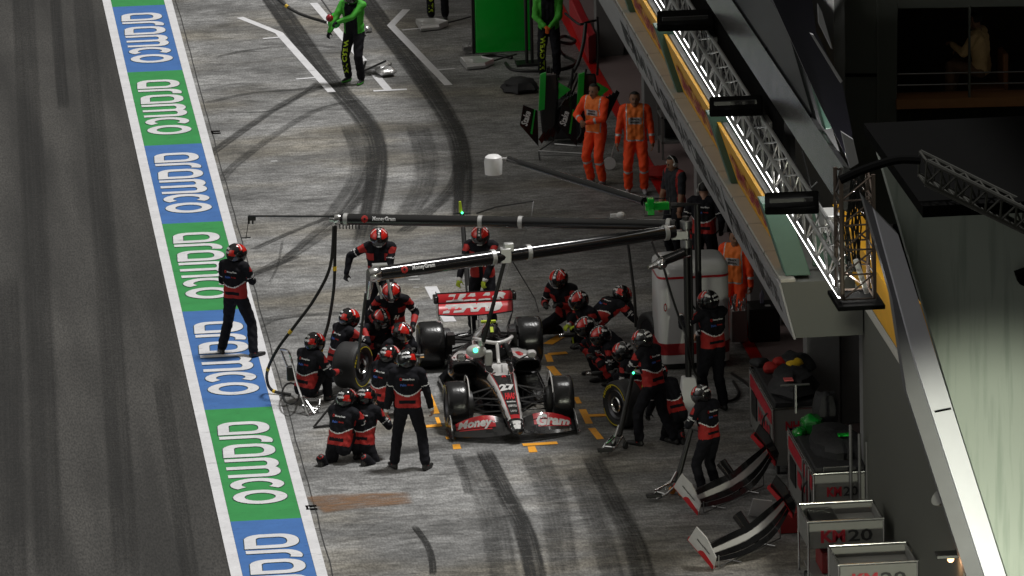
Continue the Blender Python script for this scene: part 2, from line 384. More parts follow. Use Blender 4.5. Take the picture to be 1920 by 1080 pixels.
m.poly(gpoly([(848, 834), (862, 833), (865, 842), (850, 843)], .006)); m.poly(gpoly([(989, 838), (1003, 837), (1008, 848), (992, 849)], .006))
struct(m.build('orange_box_markings', p_orange, smooth=False))
# soft marks (rubber, stains): sheets whose alpha fades to the edges
def mark_mat(name, col, a_max, sc1=6):
    m = bpy.data.materials.new(name); m.use_nodes = True; n = m.node_tree; b = n.nodes['Principled BSDF']; L = n.links
    uv = n.nodes.new('ShaderNodeUVMap'); sp = n.nodes.new('ShaderNodeSeparateXYZ'); L.new(uv.outputs[0], sp.inputs[0])
    def mth(op, a, b_=None):
        q = n.nodes.new('ShaderNodeMath'); q.operation = op; q.use_clamp = False
        for i, x in enumerate((a, b_)):
            if x is None: continue
            if isinstance(x, (int, float)): q.inputs[i].default_value = x
            else: L.new(x, q.inputs[i])
        return q.outputs[0]
    ed = mth('SUBTRACT', 1, mth('ABSOLUTE', mth('SUBTRACT', mth('MULTIPLY', sp.outputs[1], 2), 1)))
    mr = n.nodes.new('ShaderNodeMapRange'); mr.interpolation_type = 'SMOOTHSTEP'; mr.inputs[1].default_value = 0; mr.inputs[2].default_value = .35; L.new(ed, mr.inputs[0])
    en = mth('SUBTRACT', 1, mth('ABSOLUTE', mth('SUBTRACT', mth('MULTIPLY', sp.outputs[0], 2), 1)))
    me_ = n.nodes.new('ShaderNodeMapRange'); me_.interpolation_type = 'SMOOTHSTEP'; me_.inputs[1].default_value = 0; me_.inputs[2].default_value = .22; L.new(en, me_.inputs[0])
    t = n.nodes.new('ShaderNodeTexCoord'); mp = n.nodes.new('ShaderNodeMapping'); mp.inputs['Scale'].default_value = (1, 3, 1); L.new(t.outputs['Object'], mp.inputs[0])
    no = n.nodes.new('ShaderNodeTexNoise'); no.inputs['Scale'].default_value = sc1; no.inputs['Detail'].default_value = 6; L.new(mp.outputs[0], no.inputs['Vector'])
    mn = n.nodes.new('ShaderNodeMapRange'); mn.inputs[1].default_value = .3; mn.inputs[2].default_value = .6; mn.inputs[3].default_value = .5; L.new(no.outputs['Fac'], mn.inputs[0])
    mp2 = n.nodes.new('ShaderNodeMapping'); mp2.inputs['Scale'].default_value = (3, 9, 1); L.new(uv.outputs[0], mp2.inputs[0]); no2 = n.nodes.new('ShaderNodeTexNoise'); no2.inputs['Scale'].default_value = 1; no2.inputs['Detail'].default_value = 5; L.new(mp2.outputs[0], no2.inputs['Vector'])
    mn2 = n.nodes.new('ShaderNodeMapRange'); mn2.inputs[1].default_value = .32; mn2.inputs[2].default_value = .62; mn2.inputs[3].default_value = .45; L.new(no2.outputs['Fac'], mn2.inputs[0])
    al = mth('MULTIPLY', mth('MULTIPLY', mr.outputs[0], me_.outputs[0]), mth('MULTIPLY', mth('MULTIPLY', mn.outputs[0], mn2.outputs[0]), a_max)); L.new(al, b.inputs['Alpha'])
    b.inputs['Base Color'].default_value = (*col, 1); b.inputs['Roughness'].default_value = .6; return m
def smooth_path(P, n=8):
    P = [Vector(p) for p in P]; Q = [P[0]] + P + [P[-1]]; out = []
    for i in range(1, len(Q) - 2):
        for k in range(n):
            t = k / n; a, b, c, d = Q[i - 1:i + 3]
            out.append(.5 * ((2 * b) + (c - a) * t + (2 * a - 5 * b + 4 * c - d) * t * t + (3 * b - a - 3 * c + d) * t ** 3))
    out.append(P[-1]); return out
ZM = [.0015]
def mark(name, px, wd, mat):
    ZM[0] += .0002
    P = smooth_path(gpoly(px, ZM[0])); n = len(P); vs = []; fs = []; wl = wd if isinstance(wd, tuple) else (wd, wd)
    for k, p in enumerate(P):
        d = P[min(k + 1, n - 1)] - P[max(k - 1, 0)]; d.z = 0; d.normalize(); q = Vector((-d.y, d.x, 0)) * (wl[0] + (wl[1] - wl[0]) * k / (n - 1)) / 2; vs += [p + q, p - q]
    for k in range(n - 1): fs.append((2 * k, 2 * k + 1, 2 * k + 3, 2 * k + 2))
    me = bpy.data.meshes.new(name); me.from_pydata([tuple(v) for v in vs], [], fs); uv = me.uv_layers.new()
    for p in me.polygons:
        for li, vi in zip(p.loop_indices, p.vertices): uv.data[li].uv = ((vi // 2) / (n - 1), 0 if vi % 2 == 0 else 1)
    me.materials.append(mat); o = bpy.data.objects.new(name, me); COL.objects.link(o); return struct(o)
mk1 = mark_mat('rubber_dark', (.010, .010, .010), 1.0); mk2 = mark_mat('rubber_mid', (.018, .018, .018), .68); mk3 = mark_mat('rubber_faint', (.018, .018, .018), .46)
mkb = mark_mat('rust_stain', (.24, .13, .065), .8, 4)
for px, wd, mt in (
    ([(470, -60), (540, 40), (610, 140), (680, 220), (704, 270), (706, 330), (694, 400), (676, 470)], (.5, .42), mk1),
    ([(640, -60), (720, 50), (800, 160), (850, 240), (866, 300), (868, 360), (862, 430)], (.5, .36), mk1),
    ([(702, 300), (680, 350), (640, 410), (560, 470), (470, 520)], (.30, .3), mk3),
    ([(866, 300), (850, 350), (800, 400), (750, 440)], .3, mk2), ([(700, 330), (670, 380), (600, 430), (520, 500)], .2, mk3),
    ([(660, 160), (600, 165), (540, 190), (470, 235), (400, 285), (380, 300)], .22, mk2), ([(690, 185), (600, 205), (520, 250), (440, 310), (410, 345)], .22, mk3),
    ([(640, 90), (560, 85), (460, 95), (400, 110)], .18, mk3), ([(380, 195), (470, 175), (560, 168), (690, 150)], .2, mk3),
    ([(420, 210), (520, 205), (600, 150)], .12, mk3), ([(780, 230), (800, 300), (790, 360), (740, 430)], .5, mk3), ([(650, 230), (672, 290), (660, 350), (600, 430)], .35, mk3),
    ([(905, 840), (945, 920), (985, 1000), (1010, 1110)], (.3, .38), mk1), ([(870, 850), (920, 950), (950, 1110)], .5, mk3),
    ([(1105, 850), (1150, 940), (1190, 1020), (1215, 1120)], (.34, .42), mk2), ([(1080, 880), (1125, 1000), (1160, 1120)], .4, mk3),
    ([(775, 985), (800, 1020), (810, 1050), (812, 1080)], .12, mk1), ([(855, 850), (866, 880), (880, 930)], .16, mk3), ([(480, 620), (520, 600), (600, 590)], .1, mk3),
    ([(560, 480), (500, 505), (440, 530)], .18, mk2), ([(640, 400), (560, 430), (470, 470)], .16, mk2),
    ([(530, 450), (520, 500), (505, 530)], .05, mk3), ([(1000, 850), (1040, 950), (1060, 1090)], .5, mk3),
    ([(490, 600), (560, 592), (660, 588)], .25, mk3), ([(100, -80), (108, 60), (120, 210)], .25, mk2), ([(300, 700), (330, 900), (360, 1100)], .3, mk3),
    ([(40, -60), (70, 500), (95, 1120)], .5, mk3), ([(150, -60), (200, 500), (240, 1120)], .45, mk3), ([(10, 500), (20, 900), (26, 1120)], .5, mk3)):
    mark('tyre_mark', px, wd, mt)
mark('rust_stain', [(585, 948), (640, 942), (700, 938), (775, 934)], (1.1, .7), mkb)
mark('rust_stain', [(540, 712), (570, 710)], .3, mkb)
m = M(); rnd = random.Random(3)                                   # seam beside the band
P = [Vector((bx(-3.13, y) + rnd.uniform(-.012, .012), y, .004)) for y in np.arange(-14, 34, .8)]
stroke2(m, [(p.x, p.y) for p in P], .018, False, lambda p, z: (p.x, p.y, z), .004); struct(m.build('lane_seam', pm('seam_tar', (.03, .03, .03), .8), smooth=False))
for px in [(404, 247), (583, 950)]:
    q = atz(*px); m = M(); m.box((q.x, q.y, .008), (.16, .05, .016)); m.box((q.x - .06, q.y - .08, .008), (.03, .112, .016)); m.box((q.x + .0, q.y - .16, .008), (.16, .05, .016)); tag(m.build('drain_cover', black_m), 'small dark slotted cover beside the white line, %s' % ('near the second green panel' if px[1] < 400 else 'by the rusty stain'), 'drain cover')
# ================================================================== PIT BUILDING
YE = -8.8                       # near end of the canopy over the garages
x_fb, x_ft = lx(.5669, 3.0), lx(.5768, 3.8); x_cp = lx(.585, 3.8); x_pt = lx(.5955, 4.75)
canopy_m = pm('canopy_grey', (.10, .105, .095), .6, var=.06, scale=1.5)
fascia_m = pm('fascia_grey', (.30, .30, .31), .5, var=.1, scale=2); tile_m = pm('coping_cream', (.43, .42, .38), .6, var=.14, scale=2)
post_m = pm('post_green', (.07, .15, .115), .5, var=.12); board_m = pm('board_yellow', (.80, .40, .015), .5, var=.18, scale=1.5)
red_ink = pm('board_red_ink', (.36, .022, .04), .6, var=.3, scale=8); blk_ink = pm('ink_black', (.018, .018, .02), .6)
B = empty('garage_canopy', (x_fb, YE, 3.0), 0, 'long grey garage canopy with cream coping and lettered fascia running along the pit lane', 'canopy')
def ext(m, prof, y0, y1):       # extrude an X-Z profile along Y
    return m.prism([(x, y0, z) for x, z in prof], (0, y1 - y0, 0))
def pb(m, name, mats, parent, **k):   # build in parent-local coordinates
    for i, p in enumerate(m.v): m.v[i] = p - parent.location
    return m.build(name, mats, parent, **k)
m = M(); ext(m, [(x_fb, 3.0), (4.28, 3.0), (4.28, 3.8), (x_ft, 3.8)], YE, 70); pb(m, 'slab', canopy_m, B, smooth=False)
m = M(); dn = Vector((-.8, 0, -(x_fb - x_ft))).normalized()
m.prism([Vector((x_fb, YE, 2.985)) + dn * .002, Vector((x_fb, YE, 2.985)) + dn * .03, Vector((x_ft, YE, 3.795)) + dn * .03, Vector((x_ft, YE, 3.795)) + dn * .002], (0, 78, 0)); fas = pb(m, 'fascia', fascia_m, B, smooth=False)
m = M(); y = YE
while y < 60:
    m.box(((x_ft + x_cp) / 2 + .005, y + .82, 3.825), (x_cp - x_ft + .01, 1.62, .05)); y += 1.65
tag(pb(m, 'coping', tile_m, B, smooth=False, bevel=.006), kind='stuff')
m = M(); y = YE + 1.64
while y < 60: m.box(((x_ft + x_cp) / 2, y + .01, 3.815), (.20, .035, .05)); y += 1.65
tag(pb(m, 'coping_joint', black_m, B, smooth=False), kind='stuff')
m = M()                           # lettering on the fascia, white-grey boards with dark print
u_ = Vector((0, -1, 0)); v_ = Vector((x_ft - x_fb, 0, .8)).normalized()
for px, s_, wd in ((1184, 'F1', 1.6), (1206, 'FORMULA', 5.2), (1254, 'SA', 1.6), (1284, 'SINGAPORE', 5.2), (1376, 'F1', 1.4), (1402, 'GRAND PRIX', 3.4), (1440, 'SINGAPORE', 2.2), (1330, 'AIRLINES', 3.0)):
    m = M(); py = (px + 425 + 6) / .572 - 2745; q = atz(px, py, 3.4); add_text(m, s_, Vector(((x_fb + x_ft) / 2, q.y, 3.4)) + dn * .034, u_, v_, wd, .40, .03); pb(m, 'fascia_lettering', blk_ink, B, smooth=False)
y = YE + 6
while y < 55: m = M(); m.box(Vector(((x_fb + x_ft) / 2, y, 3.4)) + dn * .033, (.01, .03, .80), R=Matrix.Rotation(-math.atan2(x_fb - x_ft, .8), 3, 'Y')); y += 5.7; pb(m, 'fascia_joint', black_p, B, smooth=False)
# balcony parapet: posts, yellow boards, top rail
PB = empty('balcony_parapet', (x_cp, YE, 3.85), 0, 'yellow advertising boards with dark red lettering between green leaning posts above the coping', 'parapet')
def pd(z): return x_cp + (x_pt - x_cp) * (z - 3.85) / .9
post_px = [(1180, 24), (1274, 174), (1376, 345), (1498, 535)]
post_y = [atz(px - 6, py, 3.85).y for px, py in post_px]; post_y[-1] = YE + .15
extra = post_y[0]
while extra < 50: extra += 6.6; post_y.insert(0, extra)
for i, y in enumerate(post_y):
    m = M(); wd = .46 if i == len(post_y) - 1 else .34
    m.prism([(x_cp - .10, y, 3.852), (x_cp - .10, y + wd, 3.852), (x_cp + .25, y + wd, 3.852), (x_cp + .25, y, 3.852)], (x_pt - x_cp - .03, 0, 1.05)); pb(m, 'post', post_m, PB, smooth=False, bevel=.01)
for a, b in zip(post_y[:-1], post_y[1:]):
    y0, y1 = b + .2, a
    m = M(); m.prism([(x_cp, y0, 3.853), (x_cp + .05, y0, 3.853), (x_pt + .05, y0, 4.79), (x_pt, y0, 4.79)], (0, y1 - y0, 0))
    bd = pb(m, 'board', board_m, PB, smooth=False)
    m = M(); add_text(m, 'SINGAPORE', Vector(((x_cp + x_pt) / 2 - .006, (y0 + y1) / 2, 4.28)), (0, -1, 0), (x_pt - x_cp, 0, .9), (y1 - y0) * .80, .48, .03, .3)
    m.v = [p - PB.location for p in m.v]; t_ = m.build('board_lettering', red_ink, PB, smooth=False)
    m = M(); m.box(((x_pt + .12), (y0 + y1) / 2, 4.76), (.08, y1 - y0, .05)); pb(m, 'top_rail', grey_p, PB, smooth=False, bevel=.01)
m = M(); ext(m, [(x_cp + .35, 3.852), (4.2, 3.852), (4.2, 4.6), (x_cp + .35, 4.6)], YE + .62, YE + .70); pb(m, 'end_panel', post_m, PB, smooth=False)
# garage front: dividers, back wall, upper wall
gw = pm('garage_divider', (.20, .20, .20), .6, var=.2, scale=3)
for k, y in enumerate([-8.4, -2.6, 3.4, 9.6, 16.5, 23.5, 31]):
    m = M(); m.box((4.62 if k else 4.45, y, 1.49), (.5 if k else .28, .35, 2.98)); m.box((8, y, 1.49), (6.2, .12, 2.97))
    tag(m.build('garage_divider', gw, smooth=False, bevel=.01), 'grey garage divider %s' % ['at the near corner behind the carts', 'behind the black trolley', 'behind the white tool tower', 'beside the man in the black shirt', 'behind the orange suited marshals', 'at the far green team garage', 'farthest up the lane'][k], 'divider', 'dividers between the garages')
m = M(); m.box((12, 28, 3), (.2, 76, 6)); tag(m.build('garage_back_wall', pm('back_wall', (.06, .06, .06), .7), smooth=False), 'dark wall at the back of the open garages', 'wall')
# near block wall with its own ledge and yellow board
x_w = 4.30
NW = empty('near_garage_wall', (x_w, -30, 0), 0, 'plain dark grey wall at lower right behind the carts with a cream ledge above', 'wall')
wall_m = pm('near_wall_grey', (.085, .088, .075), .7, var=.05, scale=.8)
m = M(); m.box((x_w + .2, -12.7, 1.7), (.4, 8.2, 3.4)); pb(m, 'wall', wall_m, NW, smooth=False)
xa, xb = lx(.6140, 3.55), lx(.6190, 3.75)
m = M(); ext(m, [(x_w - .02, 3.402), (x_w + .4, 3.402), (xb, 3.75), (xa, 3.6)], -15.5, YE - .05); pb(m, 'ledge', tile_m, NW, smooth=False)
xo = lx(.636, 4.9)
m = M(); ext(m, [(xb + .004, 3.76), (xb + .3, 3.76), (xo + .3, 4.9), (xo, 4.9)], -14.5, YE - .05); pb(m, 'yellow_board', board_m, NW, smooth=False)
# small fittings on the near wall
q = atx(1780, 948, x_w - .02)
m = M(); m.lathe((x_w - .03, q.y, q.z), (-.5, -.3, .5), [(0, .05), (.10, .07), (.22, .12)], 14); tag(m.build('wall_speaker', grey_p), 'small grey horn loudspeaker on the near dark wall', 'loudspeaker')
q = atx(1797, 1046, x_w - .02); L0 = empty('wall_lamp', (x_w, q.y, q.z), 0, 'small wall lamp with a black hood throwing warm light down the near wall', 'lamp')
m = M(); m.box((-.16, 0, .05), (.32, .22, .05)); m.box((-.03, 0, .12), (.06, .08, .2)); m.build('hood', black_p, L0, bevel=.01)
m = M(); m.sphere((-.12, 0, -.01), .045, 10, 6); m.build('bulb', pm('bulb_warm', (1, .6, .3), .5, emit=(1, .55, .25), estr=4), L0)
ld = bpy.data.lights.new('bulb_light', 'POINT'); ld.energy = 3; ld.color = (1, .55, .28); ld.shadow_soft_size = .04; lo = bpy.data.objects.new('bulb_light', ld); COL.objects.link(lo); lo.parent = L0; lo.location = (-.14, 0, -.1)
# ---------------- roof eave above the balcony: dark glossy metal bands
ev = pm('eave_metal', (.26, .26, .26), .24, .9, var=.45, scale=1.6, bump=.35, bscale=1.3); ev_d = pm('eave_dark', (.014, .014, .017), .42, .2, var=.3)
EV = empty('roof_eave', (3.4, 20, 6), 0, 'dark glossy metal eave running above the balcony of the pit building', 'roof')
e0, e1 = lx(.6390, 6.4), lx(.6570, 6.9)
YN = atz(1592, 314, 6.9).y
m = M(); ext(m, [(e0, 6.4), (e1, 6.9), (e1 + .1, 6.85), (e0 + .1, 6.3)], YN, 60); pb(m, 'metal_band', ev, EV, smooth=False)
e2, e3 = lx(.6585, 6.6), lx(.684, 8.2)
m = M(); ext(m, [(e1 + .12, 6.6), (e3, 8.2), (e3 + .2, 8.1), (e1 + .4, 6.4)], YN + 3, 60); pb(m, 'upper_band', ev_d, EV, smooth=False)
m = M(); ext(m, [(e3 + .2, 8.1), (14, 9.2), (14, 9.1), (e3 + .2, 7.9)], 2, 60); pb(m, 'roof_sheet', ev_d, EV, smooth=False)
for y in np.arange(YN + 3, 50, 4.2):
    m = M(); m.tube([(e0 + .02, y, 6.42), (e1 + .02, y, 6.93)], .012, 6); pb(m, 'band_seam', black_m, EV)
m = M(); ext(m, [(e0 + .15, 5.2), (e0 + .3, 5.2), (e0 + .3, 6.3), (e0 + .15, 6.3)], -9, 60); pb(m, 'soffit', black_m, EV, smooth=False)
m = M(); ext(m, [(4.35, 3.86), (4.5, 3.86), (4.5, 8.4), (4.35, 8.4)], -6, 60); tag(m.build('upper_wall', pm('upper_wall_dark', (.03, .032, .03), .6), smooth=False), 'dark recessed wall behind the balcony', 'wall')
# green raking beams and light fins at top
for k, (a, b, wd, mt, lab) in enumerate((((1490, -20), (1560, 240), .20, post_m, 'dark green raking beam at the top of the building'),)):
    Y_ = -13; p, q = aty(*a, Y_), aty(*b, Y_); m = M(); d = (q - p).normalized(); n_ = Vector((d.z, 0, -d.x)).normalized() * wd / 2
    m.prism([p - n_, p + n_, q + n_, q - n_], (0, .25, 0)); tag(m.build('raking_beam', mt, smooth=False, bevel=.01), lab, 'beam')
def tri_plate(px, Y_, th, mat, name, lab, cat, yoff=None):
    P = [aty(a, b, Y_ + (yoff[i] if yoff else 0)) for i, (a, b) in enumerate(px)]
    m = M(); m.prism(P, (0, th, 0)); return tag(m.build(name, mat, smooth=False), lab, cat)
tri_plate([(1534, 8), (1541, 22), (1561, 92), (1558, 90), (1536, 45)], -14, .1, fascia_m, 'roof_fin', 'narrow pale fin near the top of the dark roof', 'fin')
tri_plate([(1520, 64), (1526, 66), (1580, 152), (1576, 156)], -14.2, .1, fascia_m, 'roof_fin', 'pale slanted fin beside the dark glass bands', 'fin')
tri_plate([(1578, 248), (1600, 262), (1610, 306), (1594, 316)], -15, .1, fascia_m, 'roof_fin', 'pale fin low on the roof just above the lighting tower', 'fin')
tri_plate([(1440, -20), (1520, -20), (1530, 60), (1580, 160), (1598, 250), (1590, 300), (1540, 200)], -13.6, .1, pm('dark_glass', (.012, .011, .02), .3), 'glass_band', 'dark purple tinted glass band under the roof fins', 'window')
m = M(); m.box((11.9, 8, 13.2), (11.6, 110, .4)); tag(m.build('shade_roof', pm('shade_roof_grey', (.1, .1, .1), .7), smooth=False), 'broad flat roof added out of view high above the balcony to shade the lane', 'roof')  # unseen roof added to throw soft shade over the lane's right side
# ---------------- facade with the lit window
YF = -4.0
def wpt(px, py, dy=0): return aty(px, py, YF + dy)
FC = empty('hospitality_facade', wpt(1640, 300), 0, 'dark grey facade at upper right with a dim wide window', 'building')
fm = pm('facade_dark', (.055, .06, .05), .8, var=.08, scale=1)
def quad_prism(m, px, Y_, th): m.prism([aty(a, b, Y_) for a, b in px], (0, th, 0))
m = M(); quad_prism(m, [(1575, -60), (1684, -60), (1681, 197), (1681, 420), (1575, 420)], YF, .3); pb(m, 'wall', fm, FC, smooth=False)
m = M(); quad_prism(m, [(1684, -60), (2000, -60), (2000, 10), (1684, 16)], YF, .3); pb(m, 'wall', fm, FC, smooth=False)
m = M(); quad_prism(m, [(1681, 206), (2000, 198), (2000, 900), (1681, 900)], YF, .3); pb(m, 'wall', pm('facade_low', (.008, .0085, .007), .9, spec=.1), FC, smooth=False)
m = M(); quad_prism(m, [(1681, 188), (2000, 180), (2000, 197), (1681, 205)], YF - .08, .5); pb(m, 'sill', pm('sill_timber', (.20, .085, .025), .7), FC, smooth=False)
for a, b, c in ((1644, -60, 285), (1816, 10, 192)):
    m = M(); quad_prism(m, [(a, b), (a + 4, b), (a + 4, c), (a, c)], YF - .02, .05); pb(m, 'mullion', pm('mullion', (.05, .055, .045), .5), FC, smooth=False)
m = M(); quad_prism(m, [(1585, 138), (1644, 138), (1644, 144), (1585, 144)], YF - .02, .03); pb(m, 'facade_joint', black_m, FC, smooth=False)
for z_ in (137, 158):
    m = M(); m.tube([aty(1683, z_ + 2, YF + .25), aty(1990, z_ - 4, YF + .25)], .012, 6); pb(m, 'hand_rail', steel, FC)
RW = aty(1684, 206, YF); RE = aty(2000, 10, YF)
m = M(); m.box(((RW.x + RE.x) / 2, YF + 3.3, (RW.z + RE.z) / 2 + .2), (RE.x - RW.x + 2, .1, 4)); pb(m, 'room_back', pm('room_dark', (.02, .014, .01), .8), FC, smooth=False)
m = M(); m.box(((RW.x + RE.x) / 2, YF + 1.8, RW.z - .12), (RE.x - RW.x + 2, 3, .1)); pb(m, 'room_floor', pm('room_floor_dark', (.03, .02, .014), .8), FC, smooth=False)
m = M(); m.box(((RW.x + RE.x) / 2, YF + 1.9, RE.z + .35), (RE.x - RW.x + 2, 3.2, .1)); pb(m, 'room_ceiling', pm('room_dark', (.02, .014, .01), .8), FC, smooth=False)
ROOM = (RW, RE)
rl = bpy.data.lights.new('room_lamp', 'SPOT'); rl.energy = 9; rl.color = (1, .42, .10); rl.spot_size = math.radians(50); rl.shadow_soft_size = .05; ro = bpy.data.objects.new('room_lamp', rl); COL.objects.link(ro)
_p = aty(1850, 75, YF + 1.0); ro.location = _p + Vector((.9, .2, 1.3)); ro.rotation_euler = (ro.location - _p).to_track_quat('Z', 'Y').to_euler()
# ---------------- big green-lit wall at right with its white edge
YG = -17.0
GWL = empty('sloping_end_wall', aty(1640, 330, YG), 0, 'pale green streaked wall with a white sloping edge, lit by a floodlight', 'wall')
gm = bpy.data.materials.new('green_wall'); gm.use_nodes = True; n = gm.node_tree; b = n.nodes['Principled BSDF']; t = n.nodes.new('ShaderNodeTexCoord')
mp = n.nodes.new('ShaderNodeMapping'); mp.inputs['Scale'].default_value = (5, 1, .35); no = n.nodes.new('ShaderNodeTexNoise'); no.inputs['Scale'].default_value = 1.6; no.inputs['Detail'].default_value = 6
cr = n.nodes.new('ShaderNodeValToRGB'); cr.color_ramp.elements[0].position = .36; cr.color_ramp.elements[0].color = (.24, .28, .245, 1); cr.color_ramp.elements[1].position = .5; cr.color_ramp.elements[1].color = (.31, .345, .31, 1)
n.links.new(t.outputs['Object'], mp.inputs[0]); n.links.new(mp.outputs[0], no.inputs['Vector']); n.links.new(no.outputs['Fac'], cr.inputs[0]); n.links.new(cr.outputs[0], b.inputs['Base Color']); b.inputs['Roughness'].default_value = .8
m = M(); quad_prism(m, [(1640, 262), (1990, 262), (1990, 1300), (1952, 1300), (1882, 1083)], YG, .3); pb(m, 'wall', gm, GWL, smooth=False)
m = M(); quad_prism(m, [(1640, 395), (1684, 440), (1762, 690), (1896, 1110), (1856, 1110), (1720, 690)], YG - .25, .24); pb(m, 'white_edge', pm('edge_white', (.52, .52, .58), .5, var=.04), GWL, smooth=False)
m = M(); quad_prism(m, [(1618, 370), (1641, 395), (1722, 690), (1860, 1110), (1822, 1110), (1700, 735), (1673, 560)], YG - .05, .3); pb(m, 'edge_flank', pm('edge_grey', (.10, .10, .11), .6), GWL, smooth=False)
q = aty(1640, 262, YG); m = M(); m.box((q.x + 2.2, YG - 2.0, q.z - .1), (4.6, 4.5, .14)); m.v = [p + Vector((0, 0, .19)) for p in m.v]; pb(m, 'shade_slab', black_m, GWL, smooth=False)  # slab added to shade the wall top; its black stands for the dark there
m = M(); quad_prism(m, [(1752, 771), (1783, 765), (1784, 768), (1753, 774)], YG - .262, .012); pb(m, 'edge_joint', black_m, GWL, smooth=False)
m = M(); quad_prism(m, [(1906, 515), (1935, 505), (1935, 545), (1912, 533)], YG - .3, .2); tag(m.build('wall_bracket', black_m), 'black bracket at the right edge of the green wall', 'bracket')
# floodlight washing the green wall from in front, hooded so its beam is cut off above
q = aty(1810, 830, YG); FLd = empty('wall_floodlight', q + Vector((-.2, -4.4, -1.5)), 0, 'hooded floodlight in front of the green wall', 'floodlight')
sl = bpy.data.lights.new('flood_beam', 'SPOT'); sl.energy = 1350; sl.color = (.98, 1, .80); sl.spot_size = math.radians(92); sl.spot_blend = .42; sl.shadow_soft_size = .12
slo = bpy.data.objects.new('flood_beam', sl); COL.objects.link(slo); slo.parent = FLd
tq = FLd.location + Vector((.25, 4.4, -.65)); slo.rotation_euler = (FLd.location - tq).to_track_quat('Z', 'Y').to_euler()
dq = (FLd.location - tq).to_track_quat('Z', 'Y').to_matrix()
m = M(); m.T = dq.to_4x4(); m.ring_loft([[(x * .14, y * .10, .10) for x, y in ((-1, -1), (1, -1), (1, 1), (-1, 1))], [(x * .2, y * .16, .02) for x, y in ((-1, -1), (1, -1), (1, 1), (-1, 1))]]); m.build('housing', black_m, FLd)
# ---------------- trusses
def truss(m, p0, p1, side, up, n, r=.022, rb=.011):
    p0, p1 = Vector(p0), Vector(p1); s_ = Vector(side); u = Vector(up); cs = [Vector((0, 0, 0)), s_, s_ + u, u]
    for c in cs: m.tube([p0 + c, p1 + c], r, 7)
    for k in range(n):
        a = p0 + (p1 - p0) * k / n; b = p0 + (p1 - p0) * (k + 1) / n
        for i in range(4):
            j = (i + 1) % 4
            m.tube([a + cs[i], b + cs[j]], rb, 5); m.tube([a + cs[i], a + cs[j]], rb, 5)
# lighting truss above the balcony, brightly lit from inside
xt, zt = lx(.6060, 5.2), 5.2; TY0 = atz(1572, 552, 5.2).y; xt2 = lx(.6165, 5.45)
LT = empty('lighting_truss', (xt, TY0, zt), 0, 'long brightly lit white truss with cables hung in front of the balcony', 'truss')
m = M(); truss(m, (xt, TY0, zt), (xt, 46, zt), (xt2 - xt, 0, .25), (-.02, 0, .42), 62, .028, .013); m.v = [p - LT.location for p in m.v]
tm = pm('truss_white', (.75, .75, .72), .35, .3); tag(m.build('truss_frame', pm('truss_alu', (.36, .36, .35), .35, .3), LT), kind='stuff')
m = M(); rnd = random.Random(5)
for k in range(60):
    y = rnd.uniform(TY0, 34); L = rnd.uniform(1.0, 3.5); x0 = xt + rnd.uniform(.12, .45); z0 = zt + rnd.uniform(.15, .5)
    m.tube([(x0, y, z0), (x0 + rnd.uniform(-.06, .06), y + L * .3, z0 - rnd.uniform(0, .25)), (x0 + rnd.uniform(-.06, .06), y + L * .7, z0 - rnd.uniform(0, .2)), (x0 + rnd.uniform(-.1, .1), y + L, z0 + rnd.uniform(-.1, .1))], .010, 4)
m.v = [p - LT.location for p in m.v]; tag(m.build('cable_bundle', black_p, LT), kind='stuff')
m = M(); m.box((xt + .03, (TY0 + 46) / 2, zt - .05), (.08, 46 - TY0, .02)); m.v = [p - LT.location for p in m.v]
m.build('light_strip', pm('led_strip', (1, 1, 1), .5, emit=(1, .99, .95), estr=5), LT)
m = M(); m.box((xt + .75, (TY0 + 46) / 2 + 3, zt + .9), (.04, 40 - TY0, .9), R=Matrix.Rotation(.5, 3, 'Y')); m.v = [p - LT.location for p in m.v]; m.build('rear_shroud', black_m, LT, smooth=False)
def glow_at(y):
    l = bpy.data.lights.new('truss_tube', 'POINT'); l.energy = 8; l.color = (1, .98, .93); l.shadow_soft_size = .03; o = bpy.data.objects.new('truss_tube', l); COL.objects.link(o); o.location = (xt + .22 + .0028 * (15 + y), y, zt + .12)
def led_at(y, e=60):
    l = bpy.data.lights.new('truss_lamp', 'SPOT'); l.energy = e * 2.2; l.color = (1, .98, .93); l.spot_size = math.radians(150); l.shadow_soft_size = .05; o = bpy.data.objects.new('truss_lamp', l); COL.objects.link(o)
    o.location = (xt + .45, y, zt + .55); d = Vector((.3, .1, 1)); o.rotation_euler = (-d).to_track_quat('Z', 'Y').to_euler()
bx_px = [(1345, 76, 1232, 1340, 28, 60), (1447, 236, 1330, 1430, 190, 220), (1556, 412, 1434, 1536, 370, 404), (1262, -60, 1150, 1250, -110, -80)]
names = ['by the topmost black lamp head', 'between the upper and middle lamp heads', 'next to the vertical truss tower', 'above the frame']
